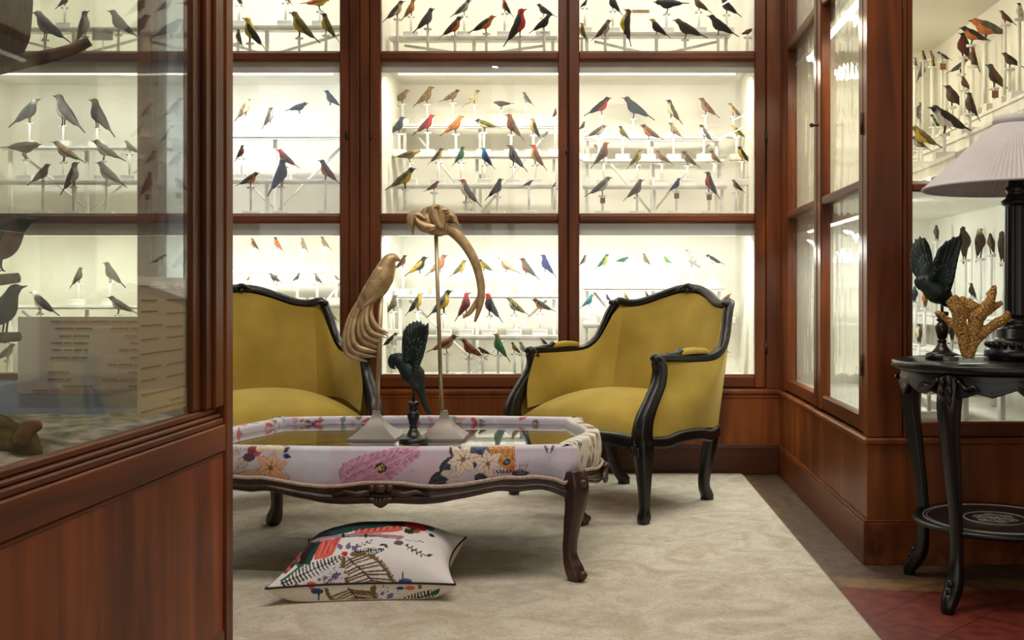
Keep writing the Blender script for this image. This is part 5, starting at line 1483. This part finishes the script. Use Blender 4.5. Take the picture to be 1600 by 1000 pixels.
for k in range(8): cu.line([(520+k*18, 505), (535+k*20, 470-(k % 3)*20)], 3, LINE)
cu.ell(395, 516, 14, 16, (128, 102, 70)); cu.ell(436, 522, 16, 6, (216, 150, 150)); cu.ell(482, 512, 30, 22, COR); cu.ell(520, 520, 18, 12, NAV)
cu.petal(915, 268, .7, 34, 9, (70, 62, 66)); cu.petal(915, 268, 2.9, 30, 8, (60, 54, 58)); cu.ell(1002, 260, 30, 15, (112, 108, 112)); cu.ell(1002, 260, 20, 9, (72, 70, 74)); cu.ell(1002, 259, 9, 4, (120, 116, 120))
for k in range(6): cu.petal(1040+k*19, 244+k*1.5, -.2+(k % 2)*.6, 17, 3.5, (84, 82, 88))
cu.line([(1035, 272), (1090, 300), (1130, 322), (1180, 342)], 5, (84, 82, 86))
for k in range(8): cu.petal(1045+k*13, 278+k*7, (-.7, 1.6)[k % 2], 22, 6, (62, 62, 68))
cu.petal(1165, 338, -.2, 46, 9, (34, 70, 60)); cu.petal(1180, 205, .5, 46, 9, BL_)
cu.ell(1040, 492, 44, 20, NAV); cu.line([(1028, 492), (1028, 428)], 9, NAV); cu.line([(1005, 478), (1075, 482)], 5, (120, 160, 204)); cu.ell(1078, 512, 26, 16, COR); cu.ell(1098, 518, 10, 14, (128, 102, 70))
# the same kind of print continues on the underside
cu2 = PrintCanvas(PU, (222, 214, 200), .5)
lace(cu2, [(570, 530), (600, 590), (660, 640), (760, 668)], [(840, 520), (850, 570), (870, 620), (890, 650)], [(700, 528), (745, 580), (785, 620), (830, 660)])
blossom(cu2, 945, 575, 70); blossom(cu2, 905, 560, 44); fern(cu2, 955, 642, 1245, 545, 34, BL_, 15, 10); cu2.line([(1200, 556), (1245, 535)], 12, (28, 100, 74)); cu2.ell(1215, 560, 24, 10, (28, 100, 74)); cu2.line([(1000, 640), (1180, 600)], 7, (30, 96, 70))
cu2.ell(515, 548, 38, 18, NAV); cu2.line([(525, 560), (525, 602)], 9, NAV); cu2.ell(484, 528, 20, 10, COR); cu2.ell(1068, 528, 30, 14, COR); cu2.ell(1128, 522, 14, 14, (128, 102, 70)); cu2.ell(1010, 530, 24, 10, NAV)
for sgn, nm in ((1, 'top_cover'), (-1, 'under_cover')):
    P = PT if sgn > 0 else PU; can = cu if sgn > 0 else cu2
    U, V = np.meshgrid(np.linspace(0, 1, N), np.linspace(0, 1, N), indexing='ij')
    c = can.sample(U.ravel(), V.ravel()); MB().grid(P).build(nm, COTTON, cush, cols=np.hstack([c, np.ones((len(c), 1))]))
P = PT
edge = [P[i][0] for i in range(0, N, 3)] + [P[N-1][j] for j in range(0, N, 3)] + [P[i][N-1] for i in range(N-1, -1, -3)] + [P[0][j] for j in range(N-1, -1, -3)]
mb = MB(); mb.tube(edge + [edge[0]], .0032, 6, cap=False); mb.build('piping', BLACKCORD, cush)

# ------------------------------------------------------------------ parrot statues
def parrot(name, label, loc, spec):
    """spec in (x, z) metres relative to the base centre: a statuette with raised wings on a turned stand"""
    t = thing(name, label, 'statue', loc, 0, 'dark green parrot statuettes')
    s = spec
    mb = MB(); mb.lathe([(0, 0), (s['r'], 0), (s['r'], .010), (s['r']*.96, .016), (s['r']*.80, .019), (s['r']*.62, .022), (s['r']*.46, .030), (s['r']*.30, .040), (.011, .050)], n=36); mb.build('base', BLACKWOOD, t)
    h = s['h']
    mb = MB(); z0 = .048; q = h-z0
    prof = [(.011, z0), (.014, z0+.05*q), (.009, z0+.10*q), (.013, z0+.16*q), (.017, z0+.34*q), (.020, z0+.50*q), (.013, z0+.62*q), (.010, z0+.66*q), (.017, z0+.72*q), (.012, z0+.78*q), (.018, z0+.88*q), (.018, z0+.98*q), (.010, z0+q)]
    mb.lathe(prof, n=20); mb.build('spindle', BLACKWOOD, t)
    mb = MB(); mb.tube([(0, 0, h-.005), (s.get('rodx', 0), 0, s['rod'])], .0045, 8)
    if s.get('bar'): mb.tube([(s['bar'][0], 0, s['rod']), (s['bar'][1], 0, s['rod']+.006)], .008, 8)
    mb.build('rod', BLACKWOOD, t)
    # body, head, beak and tail in one surface
    mb = MB()
    rings = []
    pts = [Vector((p[0], p[3] if len(p) > 3 else 0, p[1])) for p in s['body']]; rad = [p[2] for p in s['body']]
    mb.tube_cp(pts, rad, 44)
    hb = pts[0]
    bk = s['beak']
    mb.tube_cp([(q_[0], 0, q_[1]) for q_ in bk], [.019, .013, .0095, .002], 12, 10)
    for sg in (1, -1): mb.blob((s['eye'][0], sg*s['eye'][2], s['eye'][1]), (.003, .003, .003), n=6)
    for sg in (1, -1):                                   # feet
        f = s['feet']; mb.tube([(f[0][0], sg*.014, f[0][1]), (f[1][0], sg*.014, f[1][1]), (f[2][0], sg*.012, f[2][1])], [.012, .008, .005], 8)
    mb.build('body', PARROT, t)
    for k, w in enumerate(s['wings']):
        mb = MB()
        nb = 22
        tp = cr([Vector((p[0], 0, p[1])) for p in w['tips']], nb); rt = cr([Vector((p[0], 0, p[1])) for p in w['root']], nb)
        y0, y1 = w['y']
        for i in range(nb):                              # flight feathers side by side, each a solid ridged blade
            ro = Vector((rt[i].x, y0, rt[i].z)); q = Vector((tp[i].x, y1 + .002*(i % 2), tp[i].z)); dd = q-ro
            q = ro + dd*(1.0 if i % 2 else .965)
            mb.tube(cr([ro, ro+dd*.35+Vector((0, (y1-y0)*.12, 0)), ro+dd*.7, q], 12), interp([0, .3, .75, .92, 1], [w['w']*.8, w['w'], w['w'], w['w']*.7, w['w']*.2], 12), 8, flat=.55, up=(0, 1, 0))
        for lay, f in ((1, .62), (2, .40)):              # shorter covert feathers lying over their bases
            for i in range(0, nb, 2):
                ro = Vector((rt[i].x, y0-.004*lay, rt[i].z)); q = ro + (Vector((tp[i].x, y1, tp[i].z))-ro)*f + Vector((0, -.005*lay, 0))
                mb.tube(cr([ro, ro.lerp(q, .5), q], 7), interp([0, .6, 1], [w['w']*1.1, w['w']*1.2, w['w']*.4], 7), 8, flat=.5, up=(0, 1, 0))
        mb.build('wing', PARROT, t)
    return t
# on the coffee table: photo scale about 500 px per metre here
PY = 3.20; k = PY/F
pb = at(646, 688, PY)
def pr(px, py): return ((px-646)*k, (688-py)*k)
body = [(*pr(616, 556), .010), (*pr(618, 557), .020), (*pr(624, 559), .0245), (*pr(632, 565), .027), (*pr(640, 574), .034), (*pr(647, 583), .036), (*pr(652, 592), .028), (*pr(656, 602), .016), (*pr(660, 615), .0105), (*pr(664, 628), .009), (*pr(669, 638), .007), (*pr(674, 643), .003)]
spec = dict(r=.045, h=pr(0, 623)[1], rod=pr(0, 594)[1], body=body,
            beak=[pr(621, 556), pr(613, 556), pr(612, 567), pr(618, 572)], eye=(*pr(618, 553), .021), feet=[pr(640, 585), pr(632, 577), pr(630, 587)],
            wings=[dict(y=(.012, .050), w=.0078, tips=[pr(626, 540), pr(625, 526), pr(627, 512), pr(633, 503), pr(642, 498), pr(651, 497), pr(658, 502)], root=[pr(632, 562), pr(636, 558), pr(641, 556), pr(645, 560)]),
                   dict(y=(-.014, -.040), w=.0085, tips=[pr(642, 520), pr(650, 507), pr(661, 501), pr(673, 500), pr(672, 513), pr(669, 527), pr(666, 540), pr(661, 552), pr(656, 564), pr(653, 576)], root=[pr(636, 560), pr(640, 558), pr(644, 560), pr(647, 567), pr(648, 576), pr(649, 584)])])
parrot('parrot_statue', 'dark green parrot statuette with raised wings between the two gilt birds on the coffee table', (pb.x, PY, GLZ+.0005), spec)
# on the side table
PY2 = 2.93; k2 = PY2/F
def pr2(px, py): return ((px-1472)*k2, (545-py)*k2)
body = [(*pr2(1437, 421), .010), (*pr2(1439, 422), .021), (*pr2(1444, 424), .026), (*pr2(1451, 428), .029), (*pr2(1459, 434), .035), (*pr2(1466, 440), .036), (*pr2(1473, 446), .030), (*pr2(1478, 451), .022), (*pr2(1483, 458), .016), (*pr2(1486, 464), .006)]
spec2 = dict(r=.046, h=pr2(0, 470)[1], rod=pr2(0, 452)[1], bar=(pr2(1456, 0)[0], pr2(1487, 0)[0]), body=body,
             beak=[pr2(1443, 422), pr2(1435, 423), pr2(1438, 432), pr2(1445, 434)], eye=(*pr2(1440, 419), .023), feet=[pr2(1460, 441), pr2(1453, 441), pr2(1452, 451)],
             wings=[dict(y=(.012, .055), w=.0085, tips=[pr2(1433, 398), pr2(1432, 382), pr2(1434, 366), pr2(1440, 355), pr2(1447, 351), pr2(1454, 353), pr2(1459, 362), pr2(1461, 376)], root=[pr2(1445, 424), pr2(1450, 420), pr2(1456, 420), pr2(1460, 424)]),
                    dict(y=(-.014, -.055), w=.0095, tips=[pr2(1455, 388), pr2(1461, 370), pr2(1471, 360), pr2(1483, 354), pr2(1494, 351), pr2(1491, 366), pr2(1487, 381), pr2(1484, 395), pr2(1481, 409), pr2(1477, 422)], root=[pr2(1452, 424), pr2(1456, 420), pr2(1461, 424), pr2(1466, 432), pr2(1470, 440), pr2(1473, 446)])])
ST_Z = 0.66
p2 = at(1472, 545, PY2)
parrot('parrot_statue', 'dark green parrot statuette with spread wings on the round black side table', (p2.x, PY2, ST_Z+.0005), spec2)

# ------------------------------------------------------------------ gilt bird-of-paradise statues
def pyramid(parent, half, hgt, top):
    rings = []
    for i in range(14):
        t = i/13; w = top + (half-top)*(1-t)**1.9
        z = .006 + (hgt-.006)*t
        if i == 0: rings.append([(-half, -half, 0), (half, -half, 0), (half, half, 0), (-half, half, 0)])
        rings.append([(-w, -w, z), (w, -w, z), (w, w, z), (-w, w, z)])
    return MB().loft(rings, smooth=False).build('base', PEWTER, parent)
GY = 3.32; kg = GY/F
def feather(mb, pts, w, flat=.4, n=18, y0=0.0):
    P3 = [Vector((p[0], p[2] if len(p) > 2 else y0, p[1])) for p in pts]
    mb.tube(cr(P3, n), interp([0, .15, .6, .88, 1], [w*.55, w*.9, w, w*.8, w*.1], n), 10, flat=flat, up=(0, 1, 0))
bl = at(588, 681, GY)
t = thing('bird_statue', 'gilt bird statue with long fanned tail on a square base, left on the coffee table', 'statue', (bl.x, GY, GLZ+.0005), 0, 'gilt bird-of-paradise statues')
def g1(px, py, y=0.0): return ((px-588)*kg, (681-py)*kg, y)
pyramid(t, .077, .088, .010)
mb = MB(); a = g1(589, 640); b = g1(596, 456); mb.tube([(a[0], 0, a[1]), (b[0], 0, b[1]+.02)], .0075, 12); mb.build('rod', GOLD_PLAIN, t)
mb = MB()
pts = [g1(626, 405), g1(621, 402), g1(617, 401), g1(610, 404), g1(604, 415), g1(598, 430), g1(589, 445), g1(578, 458), g1(569, 469), g1(563, 480)]
rad = [.003, .008, .016, .024, .030, .0365, .037, .031, .023, .014]
mb.tube_cp([(p[0], 0, p[1]) for p in pts], rad, 44, 16)
e = g1(612, 399); 
for sg in (1, -1): mb.blob((e[0], sg*.016, e[1]), (.003, .002, .003), n=6)
for sg in (1, -1):
    q = [g1(598, 415), g1(588, 438), g1(574, 464)]
    mb.tube(cr([Vector((p[0], sg*.030, p[1])) for p in q], 12), interp([0, .5, 1], [.012, .022, .008], 12), 10, flat=.35, up=(0, 1, 0))
mb.build('body', GOLD, t)
FO = [(564, 462), (546, 497), (539, 532), (547, 553), (576, 562)]; FI = [(584, 462), (580, 482), (583, 497), (592, 510), (604, 518)]
for i in range(13):
    f = i/12; y = (-.010, .012, -.018, .006, -.024, .014)[i % 6]
    P3 = [g1(FO[j][0]+(FI[j][0]-FO[j][0])*f, FO[j][1]+(FI[j][1]-FO[j][1])*f) for j in range(5)]
    ex = (0, 10, 3, 14, 6, 12, 2)[i % 7]; last = g1(FO[4][0]+(FI[4][0]-FO[4][0])*f + ex*(1-f*.6)*.9, FO[4][1]+(FI[4][1]-FO[4][1])*f - ex*.35*(1-f)); P3[4] = last
    mb = MB(); feather(mb, [(P3[0][0], P3[0][1], y*.2), (P3[1][0], P3[1][1], y*.6), (P3[2][0], P3[2][1], y), (P3[3][0], P3[3][1], y), (P3[4][0], P3[4][1], y)], .0085, .55, 22); mb.build('tail_feather', GOLD, t)
brp = at(694, 680, GY)
t = thing('bird_statue', 'taller gilt bird statue with long drooping plume, right on the coffee table', 'statue', (brp.x, GY, GLZ+.0005), 0, 'gilt bird-of-paradise statues')
def g2(px, py, y=0.0): return ((px-694)*kg, (680-py)*kg, y)
pyramid(t, .072, .088, .010)
mb = MB(); a = g2(690, 640); b = g2(681, 356); mb.tube([(a[0], 0, a[1]), (b[0], 0, b[1]+.01)], .0065, 12); mb.build('rod', GOLD_PLAIN, t)
mb = MB()
pts = [g2(652, 342), g2(657, 335), g2(664, 338), g2(674, 347), g2(686, 353), g2(700, 354)]
mb.tube(cr([Vector((p[0], 0, p[1])) for p in pts], 30), interp(np.linspace(0, 1, 6), [.008, .022, .028, .030, .026, .017], 30), 14, up=(0, 1, 0))
mb.build('body', GOLD, t)
def leaf(pts, w, y, bend=.012):
    P3 = cr([Vector((g2(*p)[0], y, g2(*p)[1])) for p in pts], 18); mb = MB(); rings = []
    for i, p in enumerate(P3):
        u = i/17; ww = w*(math.sin(math.pi*(.10+.88*u))**.8)*(1-.25*u); d = (P3[min(i+1, 17)]-P3[max(i-1, 0)]).normalized(); s_ = Vector((-d.z, 0, d.x)); yy = Vector((0, 1, 0))
        th = .0035*math.sin(math.pi*(.08+.9*u))
        rings.append([p + s_*(ww*c) + yy*(th*e - bend*(1-c*c)*.8) for c, e in ((-1, 0), (-.6, -1.1), (-.3, -.4), (0, -1.8), (.3, -.4), (.6, -1.1), (1, 0), (.5, 1), (0, 1.2), (-.5, 1))])
    mb.loft(rings); return mb.build('wing_feather', GOLD, t)
for pts_, w_, y_ in ((((664, 338), (650, 331), (640, 333), (635, 348)), .016, .022), (((668, 340), (654, 333), (646, 343), (647, 364)), .014, -.020),
                     (((690, 354), (672, 344), (664, 330), (672, 319)), .022, -.010), (((692, 354), (682, 336), (680, 322), (690, 319)), .020, -.030), (((694, 354), (692, 338), (694, 326), (704, 326)), .018, -.024),
                     (((684, 350), (692, 334), (702, 330), (717, 350)), .017, .012), (((688, 352), (700, 334), (708, 334), (712, 344)), .014, -.012), (((684, 352), (668, 352), (658, 346), (652, 336)), .020, -.032), (((690, 352), (678, 332), (680, 321), (694, 320)), .02, .022)):
    leaf(pts_, w_, y_)
mb = MB()
def taper(pp, r, y=0.0): mb.tube(cr([Vector((g2(*p)[0], y, g2(*p)[1])) for p in pp], 40), interp([0, .3, .8, 1], r, 40), 12, up=(0, 1, 0), flat=.7)
taper(((698, 352), (712, 362), (728, 380), (742, 405), (750, 432), (752, 456), (748, 480), (742, 499)), [.018, .0155, .012, .004])
taper(((751, 446), (749, 460), (742, 472), (734, 484), (723, 493)), [.010, .009, .008, .003], .004)
mb.build('tail_plume', GOLD, t)

# ------------------------------------------------------------------ round side table with lamp, coral and statuette
SX, SY = 1.106, 2.90
st = thing('side_table', 'round black lacquered side table with carved cabriole legs and a lower shelf', 'side table', (SX, SY, 0))
mb = MB(); R = .286
mb.lathe([(0, ST_Z-.020), (R-.030, ST_Z-.030), (R-.012, ST_Z-.026), (R, ST_Z-.016), (R-.004, ST_Z-.009), (R-.002, ST_Z-.004), (R-.014, ST_Z), (R-.032, ST_Z-.0015), (R-.036, ST_Z-.0035), (R-.045, ST_Z-.0005), (0, ST_Z)], n=96); mb.build('tabletop', LACQUER, st)
mb = MB(); n = 192; rings = []                                  # scalloped apron
def scal(a):
    k = (a/(math.pi/2)) % 1.0; s = abs(2*k-1)                   # 1 at legs, 0 between
    return float(np.interp(s, [0, .18, .32, .5, .62, .8, 1], [.066, .060, .048, .058, .050, .036, .07]))
for (dr, f) in ((0, 0), (.0, .35), (.004, .5), (.0, .8), (.006, .92), (.004, 1.0), (-.016, 1.0), (-.016, 0)):
    rings.append([((.258+dr)*math.cos(2*math.pi*i/n), (.258+dr)*math.sin(2*math.pi*i/n), ST_Z-.026-scal(2*math.pi*i/n+math.pi/4-math.radians(45))*f) for i in range(n)])
mb.loft(rings, cap=False); mb.build('apron', LACQUER, st)
for q in range(4):
    a = math.radians(135+90*q) - 0.03
    ca, sa = math.cos(a), math.sin(a)
    def lp(r, z): return (r*ca, r*sa, z)
    leg = cr([lp(.246, ST_Z-.028), lp(.262, .565), lp(.262, .50), lp(.245, .38), lp(.228, .26), lp(.222, .16), lp(.230, .085), lp(.250, .045), lp(.268, .022), lp(.270, 0)], 44)
    mb = MB(); mb.sweep(leg, .050, .050, (ca, sa, .05), interp([0, .12, .3, .6, .78, .88, .95, 1], [1.15, 1.15, .86, .62, .62, .86, .8, .55], 44), prof=True); L_ = mb.build('leg', LACQUER, st)
    mb = MB()
    for z, w in ((.612, 1.0), (.59, 1.15), (.565, 1.0), (.54, .8), (.515, .6)):      # acanthus on the knee
        for s in (1, -1): mb.blob((.283*ca-s*.010*w*sa, .283*sa+s*.010*w*ca, z), (.008*w, .010*w, .018))
    for s in (1, -1):
        mb.tube([(.268*ca-s*o_*sa, .268*sa+s*o_*ca, z) for o_, z in ((.024, .622), (.036, .612), (.048, .598), (.060, .600), (.072, .606), (.088, .596))], [.010, .010, .009, .008, .008, .003], 8, flat=.7)
    mb.build('leg_carving', LACQUER, L_); mb = MB()
    for z in (.035, .055, .075): mb.blob((.262*ca-(z-.055)*.3*ca, .262*sa-(z-.055)*.3*sa, z), (.011, .011, .015))
    mb.build('foot_carving', LACQUER, L_)
mb = MB(); mb.lathe([(0, .196), (.214, .196), (.226, .202), (.228, .208), (.222, .214), (.205, .212), (0, .212)], n=80); sh = mb.build('lower_shelf', LACQUER, st)
INLAY = noise_mat('silver_inlay', rgb(150, 146, 138), rgb(184, 180, 170), rough=0.5)
mb = MB()
def ring(r, w=.0013, cx=0, cy=0, sq=1.0): mb.tube([(cx+r*math.cos(t), cy+r*sq*math.sin(t), .2128) for t in np.linspace(0, 2*math.pi, 64)], w, 5, cap=False)
ring(.085, .0017); ring(.195, .0013); ring(.186, .0009)
for kx in range(6): ring(.024, .0013, .026*math.cos(kx*math.pi/3), .026*math.sin(kx*math.pi/3))
for kx in range(6): ring(.011, .0012, .050*math.cos(kx*math.pi/3+.5), .050*math.sin(kx*math.pi/3+.5))
mb.build('rosette_inlay', INLAY, sh)

# lamp
LX, LY = 1.176, 2.925
lamp = thing('table_lamp', 'table lamp with black fluted column and white pleated shade on the round side table', 'lamp', (LX, LY, ST_Z+.0005))
zt = 1.150-ST_Z
mb = MB(); mb.lathe([(0, 0), (.088, 0), (.088, .026), (.082, .032), (.078, .036), (.080, .050), (.076, .056), (.062, .060), (.058, .064), (.058, .085), (.050, .092), (.040, .097), (.046, .106), (.044, .116), (.034, .122)], n=48)
for i in range(24):
    a = 2*math.pi*i/24; mb.blob((.079*math.cos(a), .079*math.sin(a), .044), (.009, .009, .009), n=6)
mb.build('base', LACQUER, lamp)
wob = lambda t: 1-.05*abs(math.sin(t*16*math.pi))
mb = MB(); mb.lathe([(.034, .120), (.033, .130), (.0315, zt-.055), (.033, zt-.05)], n=96, wob=wob); mb.build('column', LACQUER, lamp)
mb = MB(); mb.lathe([(.032, zt-.053), (.042, zt-.046), (.042, zt-.038), (.030, zt-.030), (.026, zt-.012), (.034, zt-.004), (.022, zt+.008), (.022, zt+.03), (.028, zt+.036), (.020, zt+.05), (.012, zt+.12), (.012, zt+.19), (0, zt+.19)], n=32); mb.build('capital', LACQUER, lamp)
SHADE = noise_mat('white_pleated_paper', rgb(196, 192, 192), rgb(206, 203, 203), rough=0.9, scale=(8, 8, 8))
mb = MB(); npl = 120; rings = []
for i in range(8):
    t = i/7; r = .257+(.060-.257)*t; z = zt+.182*t
    rings.append([((r*(1+(.012 if q % 2 else -.012)))*math.cos(math.pi*q/npl), (r*(1+(.012 if q % 2 else -.012)))*math.sin(math.pi*q/npl), z) for q in range(2*npl)])
mb.loft(rings, cap=False, smooth=False); sh_ = mb.build('lamp_shade', SHADE, lamp, thick=.0015)
mb = MB(); mb.lathe([(.0610, zt+.181), (.0630, zt+.181), (.0630, zt+.203), (.0610, zt+.203)], n=64, cap=False); mb.build('shade_collar', SHADE, lamp, thick=.001)
mb = MB(); mb.tube([(0.257*math.cos(t), 0.257*math.sin(t), zt) for t in np.linspace(0, 2*math.pi, 97)], .0042, 6, cap=False); mb.build('shade_trim', SHADE, lamp)
mb = MB()
for q in range(3):
    a = 2*math.pi*q/3; mb.tube([(.010*math.cos(a), .010*math.sin(a), zt+.184), (.0600*math.cos(a), .0600*math.sin(a), zt+.184)], .0018, 6)
mb.build('shade_frame', BRASS, lamp)
mb = MB(); mb.blob((0, 0, zt+.10), (.024, .024, .034), n=12); mb.build('bulb', noise_mat('frosted_bulb', rgb(206, 204, 196), rgb(220, 218, 210), rough=0.3), lamp)

# coral on a clear block
CY = 2.76; kc = CY/F
cb_ = at(1511, 559, CY)
co = thing('coral_ornament', 'gold-brown branching coral mounted on a clear acrylic block on the side table', 'ornament', (cb_.x, CY, ST_Z+.0005))
def pc(px, py, y=0.0): return Vector(((px-1511)*kc, y, (557-py)*kc))
mb = MB(); mb.box(-.056, .050, -.026, .026, 0, .019, .002); mb.build('acrylic_block', ACRYLIC, co)
mb = MB()
BR = [([(1512, 549), (1506, 530), (1503, 508), (1498, 486), (1492, 462), (1487, 452)], [.020, .024, .026, .028, .030, .018]),
      ([(1503, 515), (1494, 500), (1482, 490), (1472, 480)], [.022, .018, .016, .011]), ([(1474, 483), (1466, 478), (1461, 480)], [.014, .012, .009]),
      ([(1500, 490), (1504, 468), (1505, 452)], [.026, .026, .014]), ([(1490, 470), (1483, 462), (1481, 458)], [.022, .016, .012]),
      ([(1514, 549), (1520, 528), (1524, 505), (1526, 484), (1528, 464)], [.020, .024, .030, .036, .030]), ([(1526, 485), (1540, 470), (1550, 450), (1552, 438)], [.034, .030, .020, .012]),
      ([(1530, 478), (1550, 470), (1563, 464), (1568, 462)], [.028, .026, .016, .011]), ([(1522, 525), (1538, 508), (1556, 495), (1568, 488), (1574, 478)], [.020, .020, .022, .024, .014]),
      ([(1572, 492), (1574, 480), (1576, 475)], [.020, .018, .010]), ([(1522, 470), (1515, 462), (1513, 456)], [.026, .022, .014]), ([(1546, 452), (1553, 440), (1553, 434)], [.020, .015, .010])]
for i, (pp, rr) in enumerate(BR):
    y = (-.010, .008, .004, .006, -.006, .006, -.008, .010, -.004, 0, .008, 0)[i]
    mb.tube(cr([pc(a, b, y*(j/len(pp))) for j, (a, b) in enumerate(pp)], 16), [.64*v for v in interp(np.linspace(0, 1, len(rr)), rr, 16)], 10, flat=.6, up=(0, 1, 0))
o = mb.build('coral', CORALM, co)
o.modifiers.new('fuse', 'REMESH').voxel_size = 0.0035
tx = bpy.data.textures.new('coral_grain', 'CLOUDS'); tx.noise_scale = 0.0035
md = o.modifiers.new('grain', 'DISPLACE'); md.texture = tx; md.strength = 0.004; md.texture_coords = 'LOCAL'
